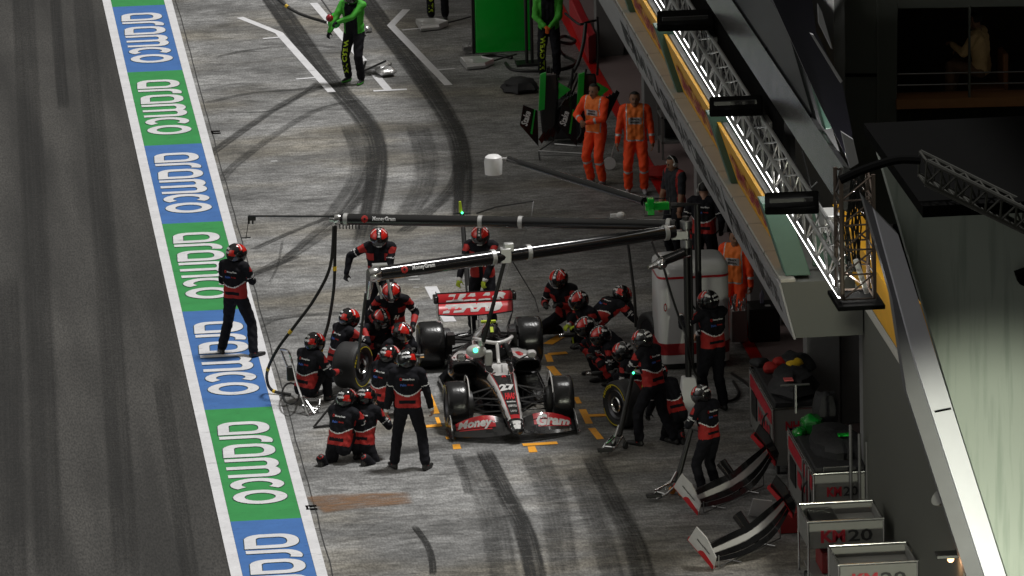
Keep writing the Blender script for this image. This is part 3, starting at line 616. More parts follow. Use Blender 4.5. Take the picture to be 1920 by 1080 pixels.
for k, (px, py, a, b, c, d_) in enumerate(bx_px):
    q = atz(px, py, zt + .55)
    D = empty('dimmer_box', q, 0, 'bright white electrical box on the lighting truss ' + names[k], 'electrical box', 'white boxes on the lighting truss')
    m = M(); m.box((0, 0, 0), (.24, .5, .22)); m.build('case', tm, D, bevel=.02); m = M(); m.box((.02, -.26, -.02), (.16, .02, .1)); m.build('vent', grey_p, D)
    glow_at(q.y - .5); glow_at(q.y - 1.6); led_at(q.y - .6, 70); led_at(q.y + 1.5, 60); led_at(q.y + 3.4, 60)
    P = [atz(x, y, zt + .80) for x, y in ((a, d_), (b, d_ - 2), (b, c), (a, c + 4))]
    F_ = empty('floodlight_head', P[0], 0, 'wide black floodlight head projecting over the yellow boards, %s' % ['topmost in view', 'middle of three', 'lowest of three', 'farthest'][k], 'floodlight', 'black floodlight heads along the truss')
    m = M(); m.prism([p - P[0] for p in P], (0, 0, .10)); m.build('housing', black_m, F_, smooth=False, bevel=.03)
    m = M(); m.box((P[1] - P[0]) * .5 + Vector((0, .05, .19)), ((P[1] - P[0]).length * .8, .06, .05)); m.build('yoke', black_p, F_)
    m = M(); m.sphere((P[1] - P[0]) * .35 + Vector((0, .1, .17)), .018, 8, 6); m.build('indicator', pm('tiny_light', (1, 1, 1), emit=(1, 1, 1), estr=6), F_)
# vertical truss tower at the end
q0, q1, q2 = aty(1580, 562, TY0 - .2), aty(1577, 330, TY0 - .2), aty(1640, 560, TY0 - .2); wd = (q2 - q0).x
VT = empty('truss_tower', q0, 0, 'upright brown box truss on a black base plate at the end of the lighting truss', 'truss')
m = M(); truss(m, q0, q1, (wd, 0, .0), (0, .5, 0), 5, .028, .013); m.v = [p - q0 for p in m.v]; m.build('truss_frame', pm('truss_brown', (.10, .075, .06), .4, .4), VT)
m = M(); m.box((wd / 2, .2, -.06), (wd + .2, .9, .06)); m.build('base_plate', black_m, VT, bevel=.01)
m = M(); rnd = random.Random(9)
for k in range(14):
    x = rnd.uniform(.12, wd - .1); m.tube([(x, .25, .3), (x + rnd.uniform(-.1, .1), .25, .9), (x + rnd.uniform(-.1, .1), .25, 1.5), (x + rnd.uniform(-.1, .1), .3, q1.z - q0.z)], .011, 5)
m.build('cable_bundle', black_p, VT)
m = M(); m.tube([(wd * .45, .1, .5), (wd * .8, .1, .05)], .035, 8); m.build('lamp_tube', tm, VT)
q0, q1 = aty(1738, 302, -21.5), aty(1990, 425, -21.5); q0b, q1b = aty(1735, 345, -21.5), aty(1990, 470, -21.5)
DT = empty('cable_truss', q0, 0, 'dark slanting truss crossing the right side of the frame', 'truss')
m = M(); truss(m, q0, q1, (0, .5, 0), q0b - q0, 9, .03, .015); m.v = [p - q0 for p in m.v]; m.build('truss_frame', pm('truss_dark', (.045, .045, .04), .5, .3), DT)
m = M(); P = [aty(a, b, -22) for a, b in ((1575, 338), (1620, 318), (1680, 300), (1725, 300))]
m.tube(smooth_path(P, 4), .055, 8); m.T = None; tag(m.build('cable_loom', black_m), 'thick black cable loom arching from the truss tower to the right', 'cable')
# team garage panels far up the lane
RP = M(); rnd = random.Random(2)
P = [atz(a, b, .02) for a, b in ((1068, 40), (1085, 42), (1118, 112), (1104, 120))]
RP.prism(P, (0, 0, .5)); tag(RP.build('barrier_panel', pm('panel_red', (.5, .02, .03), .4), smooth=False, bevel=.02), 'red curved barrier panel beside the far green team crew', 'barrier')

for o_, z_ in ((B, 3.8), (PB, 3.85), (EV, 6.6), (LT, 5.2)):      # the building follows the lane's own slight skew, like the band
    pv = Vector((o_.location.x, atz(1400, 540, z_).y, 0)); a_ = -.0028; dl = o_.location - pv; o_.location = pv + Matrix.Rotation(a_, 3, 'Z') @ dl; o_.rotation_euler = (0, 0, a_)
# ================================================================== FORMULA CAR (nose towards -Y, origin on the ground between the axles)
def sect(y, hw, z0, z1, p=2.6, n=20, cx=0.0, top=1.0):
    o = []
    for k in range(n):
        a = 2 * PI * k / n; c, s = math.cos(a), math.sin(a)
        x = math.copysign(abs(c) ** (2 / p), c) * hw; z = math.copysign(abs(s) ** (2 / p), s)
        if z > 0: x *= 1 - (1 - top) * z
        o.append(Vector((cx + x, y, (z0 + z1) / 2 + z * (z1 - z0) / 2)))
    return o
def curve_plate(m, le, te, th=.012):        # plate between a leading and a trailing polyline, thickness th
    n = len(le); A = [m.av(p) for p in le]; B_ = [m.av(p) for p in te]; C_ = [m.av(Vector(p) - Vector((0, 0, th))) for p in le]; D = [m.av(Vector(p) - Vector((0, 0, th))) for p in te]
    for k in range(n - 1):
        m.af((A[k], A[k + 1], B_[k + 1], B_[k])); m.af((C_[k], D[k], D[k + 1], C_[k + 1])); m.af((A[k], C_[k], C_[k + 1], A[k + 1])); m.af((B_[k], B_[k + 1], D[k + 1], D[k]))
    m.af((A[0], B_[0], D[0], C_[0])); m.af((A[-1], C_[-1], D[-1], B_[-1]))
def wheel(name, parent, x, y, wd, side, R_=.36, cover=True, yellow=True, tread=None):
    wr = bpy.data.objects.new(name, None); COL.objects.link(wr); wr.empty_display_size = .1; wr.parent = parent; wr.location = (x, y, R_)
    h = wd / 2; m = M()
    m.lathe((0, 0, 0), (1, 0, 0), [(-h * .86, .235), (-h * .97, .28), (-h, .31), (-h * .93, .342), (-h * .80, .356), (-h * .4, .36), (h * .4, .36), (h * .80, .356), (h * .93, .342), (h, .31), (h * .97, .28), (h * .86, .235)], 40, cap=False)
    m.build('tyre', tread or rubber, wr)
    m = M(); s_ = side
    m.lathe((s_ * h * .80, 0, 0), (s_, 0, 0), [(-.10, .235), (.0, .24), (.012, .22), (-.02, .19), (-.03, .06), (-.01, .04), (-.01, .005)], 28)
    m.lathe((-s_ * h * .84, 0, 0), (-s_, 0, 0), [(-.02, .235), (.0, .23), (-.02, .1), (-.02, .01)], 24)
    m.build('rim', rim_m, wr)
    if yellow:
        m = M(); xx = s_ * (h + .004)
        for a0, a1 in ((20, 130), (200, 310)):
            pts = [(math.cos(math.radians(a)), math.sin(math.radians(a))) for a in range(a0, a1 + 1, 10)]
            m.ring_loft([[(xx * (1 if r < .32 else .985), c * r, s * r) for r in (.298, .312)] for c, s in pts], cap=False, close=False)
        m.build('sidewall_stripe', tyre_y, wr, smooth=False)
    return wr
def plate_text(s, bv, o, u, v, wd, ht, mat, parent, name, d, bold=.03, shear=0, off=.004):
    m = M(); add_text(m, s, o, u, v, wd, ht, bold, shear, onto(bv, d, off)); return m.build(name, mat, parent, smooth=False)
CAR = empty('racing_car', (0, 0, 0), 0, 'white, black and red racing car number 27 stopped in the orange marked pit box', 'racing car')
# chassis and nose
def nose_sections(m):
    st = [(-2.86, .035, .15, .21, 2), (-2.83, .085, .13, .235, 2.2), (-2.74, .115, .125, .28, 2.4), (-2.55, .135, .15, .345, 2.6), (-2.3, .15, .185, .41, 2.8), (-2.0, .165, .215, .475, 3), (-1.7, .18, .23, .53, 3)]
    m.ring_loft([sect(y, a, b, c, p, 24) for y, a, b, c, p in st])
m = M(); nose_sections(m); nose = m.build('nose', carbon, CAR, ang=60)
m = M(); m.ring_loft([sect(y, a, b, c, p, 24, top=t) for y, a, b, c, p, t in [(-1.70, .182, .228, .532, 3, 1), (-1.3, .21, .2, .59, 3.2, 1), (-.9, .25, .16, .635, 3.4, .95), (-.55, .29, .12, .665, 3.6, .9), (-.2, .34, .08, .67, 4, .85), (.2, .37, .07, .66, 4, .85), (.55, .38, .07, .62, 4, .8), (.9, .36, .07, .6, 3, .6)]])
tub = m.build('chassis', carbon, CAR, ang=60)
# white spine sides on nose and chassis (livery as thin skins following the body)
cb = bvh_of([nose, tub]); dn_ = onto(cb, (0, 0, -1), .004)
def skin_on(pts2, mat, name, n=1, off=.004, d=(0, 0, -1), bv=None, z0=1.2):
    """pts2: list of (left, right) xy pairs along y -> strip draped on the body"""
    f = onto(bv or cb, d, off); m = M(); rows = []
    for (xa_, xb_, y) in pts2: rows.append([f(Vector((xa_ + (xb_ - xa_) * k / 4, y, z0))) for k in range(5)])
    m.ring_loft(rows, cap=False, close=False); return m.build(name, mat, CAR, ang=70)
for sgn in (-1, 1):
    ys = [-2.6, -2.4, -2.1, -1.8, -1.5, -1.2, -.95]
    hw = {-2.6: .125, -2.4: .14, -2.1: .155, -1.8: .17, -1.5: .19, -1.2: .215, -.95: .24}
    skin_on([(sgn * (hw[y] - .006), sgn * (hw[y] - .052), y) for y in ys], car_white, 'side_stripe')
    skin_on([(sgn * (hw[y] - .056), sgn * (hw[y] - .064), y) for y in ys], car_red, 'red_pinstripe')
skin_on([(-.075, .075, -2.835), (-.095, .095, -2.78), (-.10, .10, -2.70), (-.06, .06, -2.66)], car_white, 'nose_tip_panel')
skin_on([(-.10, .10, -1.16), (-.165, .165, -1.02), (-.20, .20, -.9), (-.225, .225, -.75), (-.215, .215, -.52)], car_white, 'cockpit_front_panel')
skin_on([(-.235, -.225, -.75), (-.15, -.13, -1.06), (-.01, .0, -1.08)], car_red, 'red_pinstripe'); skin_on([(.235, .225, -.75), (.15, .13, -1.06), (.01, .0, -1.08)], car_red, 'red_pinstripe')
skin_on([(-.07, .07, -2.60), (-.075, .075, -2.50)], car_red, 'nose_red_patch')
U, V_ = (1, 0, 0), (0, .75, .66)
def ct(s, y, wd, ht, mat, name='lettering', x=0, sh=0, bold=.04, rot=None):
    return plate_text(s, cb, (x, y, 1.2), rot or (1, 0, 0), (0, 1, 0) if not rot else rot[1], wd, ht, mat, CAR, name, (0, 0, -1), bold, sh, .007)
ct('27', -1.62, .24, .22, car_white, 'race_number', bold=.06); ct('HAAS', -1.93, .17, .22, car_red, sh=.5, bold=.05)
pass
ct('CHIPOTLE', -2.25, .13, .07, car_white); ct('MoneyGram', -2.12, .14, .06, car_white); ct('G', -1.22, .07, .10, car_red, bold=.08); ct('LANO', -2.40, .10, .06, car_white)
# front wing
def fw_curve(x, k):   # k 0..4: element edges; returns y, z at |x|
    ax = abs(x); s_ = min(1, max(0, (ax - .10) / .84))
    ylead = -2.80 + .30 * s_ ** 1.6; ytrail = -2.33 + .10 * s_ ** 2
    zt_ = .145 + .17 * math.sin(PI * min(1, s_ * .95 + .08)) ** .8 * (1 - .25 * s_) + .02; zl = .10 - .03 * s_ + (.06 * (1 - s_) ** 3)
    t = k / 4; return ylead + (ytrail - ylead) * t, zl + (zt_ - zl) * t ** 1.5
FW = []
for sgn in (-1, 1):
    xs = [sgn * (.10 + .86 * i / 14) for i in range(15)]
    for k in range(4):
        m = M(); le = []; te = []
        for x in xs:
            y0, z0 = fw_curve(x, k + .04); y1, z1 = fw_curve(x, k + .93); le.append((x, y0, z0)); te.append((x, y1, z1 + .008))
        curve_plate(m, le, te, .014)
        mt = carbon if k == 0 else carbon
        FW.append(m.build('front_wing_main_plane' if k == 0 else 'front_wing_flap', mt, CAR, ang=50))
fwb = bvh_of(FW)
for sgn in (-1, 1):
    f = onto(fwb, (0, .45, -1), .004)
    for k in (1, 2, 3):
        m = M(); rows = []
        for i in range(13):
            s_ = i / 12; x = sgn * (.30 + .60 * s_) if k > 1 else sgn * (.36 + .50 * s_)
            y0, z0 = fw_curve(x, k + (.1 if k > 1 else .7)); y1, z1 = fw_curve(x, k + .88)
            rows.append([(x, y0, z0 + .004 + .006), (x, (y0 + y1) / 2, (z0 + z1) / 2 + .012), (x, y1, z1 + .014)])
        m.ring_loft(rows, cap=False, close=False); m.build('wing_red_skin', car_red, CAR)
    m = M()
    def on_wing(q):                    # map flat lettering onto the flaps
        k = 1.45 + 2.45 * (q.z + .5); y, z = fw_curve(q.x, k); return Vector((q.x, y, z + .019))
    add_text(m, 'Money' if sgn < 0 else 'Gram', (sgn * .61, 0, 0), (1, 0, 0), (0, 0, 1), .54, .78, .045, .3, on_wing)
    m.build('wing_lettering', car_white, CAR, smooth=False)
    m = M(); P = [(sgn * .965, -2.58, .04), (sgn * .965, -2.50, .15), (sgn * .955, -2.30, .27), (sgn * .95, -2.08, .30), (sgn * .965, -1.98, .20), (sgn * .985, -1.96, .045)]
    m.prism(P, (sgn * .02, 0, 0)); m.box((sgn * .99, -2.25, .045), (.08, .55, .012)); m.build('front_wing_endplate', carbon, CAR, smooth=False, bevel=.004)
    m = M(); m.tube([(sgn * .985, -2.5, .16), (sgn * .975, -2.3, .28), (sgn * .97, -2.08, .31)], .007, 6); m.tube([(sgn * .975, -2.0, .10), (sgn * .98, -1.99, .22)], .012, 6); m.build('endplate_trim', alu, CAR)
    # front suspension, wheels, winglets
    m = M(); hub = Vector((sgn * .70, -1.8, .36))
    for a, dz, rr in (((sgn * .17, -1.98, .46), .12, .020), ((sgn * .19, -1.45, .52), .12, .020), ((sgn * .16, -2.05, .30), -.12, .018), ((sgn * .19, -1.35, .26), -.12, .020), ((sgn * .18, -2.10, .40), .03, .014), ((sgn * .20, -1.62, .54), -.08, .016)):
        b = hub + Vector((0, (Vector(a).y + 1.8) * .15, dz)); d = (b - Vector(a)).normalized(); u = Vector((0, 1, 0)) * rr * 1.9; v = Vector((0, 0, 1)) * rr * .6
        m.ring_loft([[Vector(a) + u, Vector(a) + v, Vector(a) - u, Vector(a) - v], [b + u, b + v, b - u, b - v]])
    m.build('front_suspension', carbon, CAR)
    wheel('front_wheel', CAR, sgn * .825, -1.8, .345, sgn)
    m = M(); m.lathe((sgn * .56, -1.8, .36), (sgn, 0, 0), [(0, .12), (.02, .2), (.10, .215), (.11, .1)], 20); m.build('brake_duct', carbon_m, CAR)
    m = M(); rows = []
    for k in range(9):
        a = math.radians(150 - 110 * k / 8); r = .405 + .02 * math.sin(k / 8 * PI)
        y, z = -1.8 - math.cos(math.radians(30 + 120 * k / 8)) * r, .36 + math.sin(math.radians(30 + 120 * k / 8)) * r
        rows.append([(sgn * .645, y, z), (sgn * .662, y, z + .012)])
    m.ring_loft([[r0[0], r0[1], Vector(r0[1]) + Vector((0, 0, .01)), Vector(r0[0]) + Vector((0, 0, .01))] for r0 in rows]); m.build('wheel_winglet', car_white, CAR)
    # rear wheel and suspension
    wheel('rear_wheel', CAR, sgn * .795, 1.8, .405, sgn)
    m = M(); hub = Vector((sgn * .62, 1.8, .36))
    for a, dz in (((sgn * .14, 1.45, .48), .10), ((sgn * .12, 2.05, .45), .10), ((sgn * .16, 1.35, .28), -.12), ((sgn * .12, 2.1, .25), -.12), ((sgn * .15, 1.7, .5), .02)):
        m.tube([a, hub + Vector((0, 0, dz))], .018, 7)
    m.build('rear_suspension', carbon, CAR)
    m = M(); m.lathe((sgn * .46, 1.8, .36), (sgn, 0, 0), [(0, .14), (.02, .24), (.12, .25), (.13, .1)], 20); m.box((sgn * .50, 1.55, .50), (.12, .2, .16)); m.build('brake_duct', carbon_m, CAR)
    # sidepods
    m = M(); m.ring_loft([sect(y, a, b, c, p, 22, sgn * cx) for y, a, b, c, p, cx in [(-.30, .20, .42, .60, 3, .50), (-.22, .235, .34, .615, 3.2, .50), (.1, .25, .24, .60, 3.2, .48), (.6, .24, .18, .54, 3, .44), (1.1, .20, .14, .45, 2.8, .36), (1.6, .14, .12, .36, 2.6, .26), (2.0, .08, .12, .30, 2.4, .16)]])
    sp = m.build('sidepod', carbon, CAR, ang=60); sb = bvh_of([sp])
    m = M(); m.ring_loft([sect(-.325, .185, .44, .585, 3, 22, sgn * .50), sect(-.29, .185, .44, .585, 3, 22, sgn * .50)]); m.build('sidepod_inlet', black_m, CAR)
    f = onto(sb, (0, 0, -1), .005); m = M()
    m.ring_loft([[f(Vector((sgn * (a + (b - a) * k / 4), y, 1))) for k in range(5)] for a, b, y in ((.38, .60, -.24), (.34, .66, -.08), (.30, .66, .12), (.28, .58, .40), (.26, .48, .70))], cap=False, close=False); m.build('sidepod_panel', car_white, CAR)
    f = onto(sb, (0, 0, -1), .008); m = M()
    m.ring_loft([[f(Vector((sgn * (a + (b - a) * k / 3), y, 1))) for k in range(4)] for a, b, y in ((.40, .46, -.10), (.38, .48, .05), (.37, .44, .25))], cap=False, close=False); m.build('sidepod_red_panel', car_red, CAR)
    m = M()
    for k in range(6): m.box((sgn * .60, .16 + k * .07, .575 - k * .012), (.10, .018, .01), rz=sgn * .3)
    tag(m.build('cooling_louvre', steel, CAR), kind=None)
    m = M(); m.tube([(sgn * .30, -.42, .62), (sgn * .50, -.40, .70)], .010, 6); m.build('mirror_stalk', carbon, CAR)
    m = M(); m.ring_loft([sect(-.44, .05, .665, .745, 2.6, 14, sgn * .56), sect(-.40, .075, .65, .76, 2.8, 14, sgn * .56), sect(-.33, .075, .65, .76, 2.8, 14, sgn * .56)]); m.build('mirror', car_white if sgn > 0 else chrome, CAR)
m = M(); m.prism([(-.30, -1.15, .04), (.30, -1.15, .04), (.55, -.75, .04), (.78, -.55, .04), (.80, .9, .04), (.62, 1.35, .04), (.55, 2.05, .04), (-.55, 2.05, .04), (-.62, 1.35, .04), (-.80, .9, .04), (-.78, -.55, .04), (-.55, -.75, .04)], (0, 0, .03)); m.build('floor', carbon, CAR, smooth=False, bevel=.004)
for sgn in (-1, 1):
    m = M()
    for k in range(3): m.prism([(sgn * (.32 + .12 * k), -1.1 + k * .12, .07), (sgn * (.36 + .12 * k), -.7 + k * .1, .07), (sgn * (.36 + .12 * k), -.7 + k * .1, .22), (sgn * (.32 + .12 * k), -1.05 + k * .12, .17)], (.008, 0, 0))
    m.prism([(sgn * .79, -.5, .07), (sgn * .80, .8, .07), (sgn * .80, .8, .12), (sgn * .79, -.45, .13)], (.01, 0, 0)); m.build('floor_fence', carbon, CAR, smooth=False)
# engine cover with airbox
m = M(); m.ring_loft([sect(y, a, b, c, p, 22, top=t) for y, a, b, c, p, t in [(.50, .11, .50, .93, 3, .75), (.62, .13, .45, .95, 2.6, .6), (.9, .19, .3, .88, 2.2, .35), (1.2, .22, .2, .79, 2, .22), (1.6, .18, .2, .66, 2, .2), (2.0, .11, .22, .52, 2, .3), (2.25, .06, .24, .40, 2, .5)]])
m.build('engine_cover', carbon, CAR, ang=60)
m = M(); m.ring_loft([sect(.475, .085, .80, .915, 2.6, 18), sect(.50, .085, .80, .915, 2.6, 18)]); m.build('airbox_inlet', black_m, CAR)
m = M(); m.ring_loft([sect(.47, .11, .775, .94, 2.6, 18), sect(.50, .115, .77, .945, 2.6, 18)], cap=True); m.build('airbox_rim', carbon_m, CAR)
m = M(); m.ring_loft([sect(.52, .04, .945, .99, 3, 10), sect(.64, .04, .945, .99, 3, 10)]); m.box((0, .58, .995), (.24, .05, .035)); m.build('roof_camera', hiviz, CAR, bevel=.006)
m = M(); m.box((.17, .56, .985), (.10, .04, .03)); m.build('camera_arm', alu, CAR)
m = M(); m.prism([(0, 1.0, .84), (0, 2.2, .42), (0, 2.25, .58), (0, 1.5, .82)], (.008, 0, 0)); m.build('shark_fin', carbon, CAR, smooth=False)
# black disc for the dark cockpit, headrest, halo
m = M(); m.ring_loft([[Vector((math.cos(2 * PI * k / 28) * .215 * s_, -.10 + math.sin(2 * PI * k / 28) * .40 * s_, z)) for k in range(28)] for s_, z in ((1.0, .66), (1.0, .676), (.9, .683))]); m.build('cockpit_dark_disc', black_m, CAR)  # black disc stands for the dark inside the open cockpit
m = M()
for sgn in (-1, 1): m.tube(smooth_path([(sgn * .23, -.30, .69), (sgn * .235, .0, .70), (sgn * .20, .26, .72), (sgn * .10, .38, .76)], 4), .045, 10)
m.build('headrest', carbon_m, CAR)
m = M(); rr = smooth_path([(-.27, .30, .72), (-.30, .10, .86), (-.27, -.18, .925), (-.14, -.40, .935), (0, -.47, .93), (.14, -.40, .935), (.27, -.18, .925), (.30, .10, .86), (.27, .30, .72)], 5)
m.tube(rr, .030, 10); m.tube(smooth_path([(0, -.47, .93), (0, -.52, .85), (0, -.60, .70), (0, -.68, .655)], 4), [.028] * 9 + [.03] * 4, 10); m.build('halo', car_white, CAR)
m = M(); m.tube([(0, -1.05, .62), (0, -1.04, .74)], .006, 5); m.build('pitot_tube', black_p, CAR)
m = M(); P = [(-.22, -.60, .665), (-.12, -.64, .70), (.12, -.64, .70), (.22, -.60, .665)]; m.prism(P, (0, .012, 0)); m.build('wind_deflector', visor_m, CAR, smooth=False)
# rear wing
RWp = []
for z0, z1, y0, y1, nm in ((.70, .83, 2.30, 2.44, 'rear_wing_main_plane'), (.845, .965, 2.455, 2.53, 'rear_wing_flap')):
    m = M(); xs = [-.60 + 1.2 * i / 12 for i in range(13)]; dip = lambda x: .035 * (1 - (x / .6) ** 2)
    rows = [[(x, y0 - .0, z0 - dip(x)), (x, (y0 + y1) / 2 - .02, (z0 + z1) / 2 - dip(x) * .5 - .006), (x, y1, z1), (x, y1 + .012, z1), (x, (y0 + y1) / 2 + .015, (z0 + z1) / 2 - .02), (x, y0 + .02, z0 - .02 - dip(x))] for x in xs]
    m.ring_loft([[Vector(p) for p in r] for r in rows]); RWp.append(m.build(nm, car_red, CAR, ang=50))
    m = M(); m.tube([(x, y1 + .006, z1 + .006) for x in xs], .010, 6); m.tube([(x, y0, z0 - dip(x) - .01) for x in xs], .010, 6); m.build('wing_edge_trim', carbon, CAR)
rb = bvh_of(RWp)
def txt_slab(y_lo, y_hi, zlo, zhi):
    pass
for zc, zb in (((.70, .825), 0), ((.845, .962), 1)):      # HAAS split over the two planes: bold slanted strokes as real lettering halves
    m = M(); f = onto(rb, (0, 1, 0), .006)
    V, Fc, _ = text_geo('HAAS', .09, .45)
    bm = bmesh.new(); vs = [bm.verts.new((p.x, p.y, 0)) for p in V]
    for q in Fc:
        try: bm.faces.new([vs[i] for i in q])
        except ValueError: pass
    lo, hi = (-.5, -.02) if zb == 0 else (.02, .5)
    for co, no_ in (((0, lo, 0), (0, -1, 0)), ((0, hi, 0), (0, 1, 0))):
        bmesh.ops.bisect_plane(bm, geom=bm.verts[:] + bm.edges[:] + bm.faces[:], plane_co=co, plane_no=no_, clear_outer=True)
    bm.verts.ensure_lookup_table(); idx = {}
    for v in bm.verts:
        t = (v.co.y - lo) / (hi - lo); z = zc[0] + (zc[1] - zc[0]) * (.04 + .90 * t); idx[v] = m.av(f(Vector((v.co.x * 1.06, 1.9, z))))
    for q in bm.faces: m.af([idx[v] for v in q.verts])
    bm.free(); m.build('wing_lettering', car_white, CAR, smooth=False)
for sgn in (-1, 1):
    m = M(); m.prism([(sgn * .60, 2.22, .99), (sgn * .60, 2.56, 1.0), (sgn * .60, 2.58, .80), (sgn * .60, 2.50, .62), (sgn * .60, 2.24, .70)], (sgn * .014, 0, 0)); m.prism([(sgn * .60, 2.26, .70), (sgn * .60, 2.50, .62), (sgn * .52, 2.44, .40), (sgn * .46, 2.30, .22), (sgn * .46, 2.20, .24)], (sgn * .014, 0, 0)); m.build('rear_wing_endplate', carbon, CAR, smooth=False, bevel=.003)
    m = M(); m.box((sgn * .64, 2.36, .93), (.07, .20, .12)); m.build('endplate_tip', carbon, CAR, bevel=.02)
    m = M(); m.prism([(sgn * .05, 2.20, .30), (sgn * .05, 2.34, .30), (sgn * .05, 2.44, .70), (sgn * .05, 2.36, .72)], (sgn * .012, 0, 0)); m.build('wing_pylon', carbon, CAR, smooth=False)
m = M(); xs = [-.48 + .96 * i / 8 for i in range(9)]; curve_plate(m, [(x, 2.05, .30) for x in xs], [(x, 2.28, .37) for x in xs], .012); m.build('beam_wing', carbon, CAR)
m = M(); m.box((0, 2.12, .24), (.24, .5, .22)); m.build('gearbox', carbon_m, CAR, bevel=.04)
m = M(); m.box((0, 2.40, .26), (.05, .06, .16)); m.build('rear_light', black_p, CAR, bevel=.008)
CAR.location = (-.01, .02, 0); CAR.rotation_euler = (0, 0, math.radians(1.0)); CAR.scale = (.955, 1, 1)
# ================================================================== PEOPLE
SCH = dict(
    crew=dict(top=suit_k, acc=suit_r, leg=suit_k, hand=black_p, shoe=shoe_k, cuff=suit_r, pipe=white_cloth, skin=skin),
    crew_bare=dict(top=suit_k, acc=suit_r, leg=suit_k, hand=skin, shoe=shoe_k, cuff=suit_r, pipe=white_cloth, skin=skin),
    crew_yel=dict(top=suit_k, acc=suit_r, leg=suit_k, hand=hiviz, shoe=shoe_k, cuff=suit_r, pipe=white_cloth, skin=skin),
    marshal=dict(top=orange_s, acc=orange_v, leg=orange_s, hand=skin_d, shoe=shoe_g, cuff=orange_s, pipe=silver_s, skin=skin_d),
    green=dict(top=suit_k, acc=green_s, leg=suit_k, hand=suit_k, shoe=shoe_k, cuff=suit_k, pipe=green_s, skin=skin),
    green_o=dict(top=suit_k, acc=green_s, leg=suit_k, hand=orange_g, shoe=shoe_k, cuff=suit_k, pipe=green_s, skin=skin),
    shirt=dict(top=pm('shirt_black', (.014, .015, .02), .85, bump=.3, bscale=14), acc=suit_r, leg=suit_k, hand=skin_d, shoe=shoe_k, cuff=suit_k, pipe=suit_k, skin=skin_d),
    guest=dict(top=cream_c, acc=cream_c, leg=pm('guest_trousers', (.16, .09, .05), .8), hand=skin_d, shoe=shoe_k, cuff=cream_c, pipe=cream_c, skin=skin_d))
KEYS = ['top', 'acc', 'leg', 'hand', 'shoe', 'cuff', 'pipe', 'skin']; KI = {k: i for i, k in enumerate(KEYS)}
def ik(a, b, l1, l2, pole):
    d = b - a; L = d.length
    if L > (l1 + l2) * .998: b = a + d.normalized() * (l1 + l2) * .998; d = b - a; L = d.length
    L = max(L, abs(l1 - l2) + .02); c = (l1 * l1 + L * L - l2 * l2) / (2 * l1 * L); c = max(-1, min(1, c))
    dn = d.normalized(); p = Vector(pole); p = p - dn * p.dot(dn)
    p = p.normalized() if p.length > 1e-4 else frame(dn)[0]
    return a + dn * l1 * c + p * l1 * math.sqrt(max(0, 1 - c * c)), b
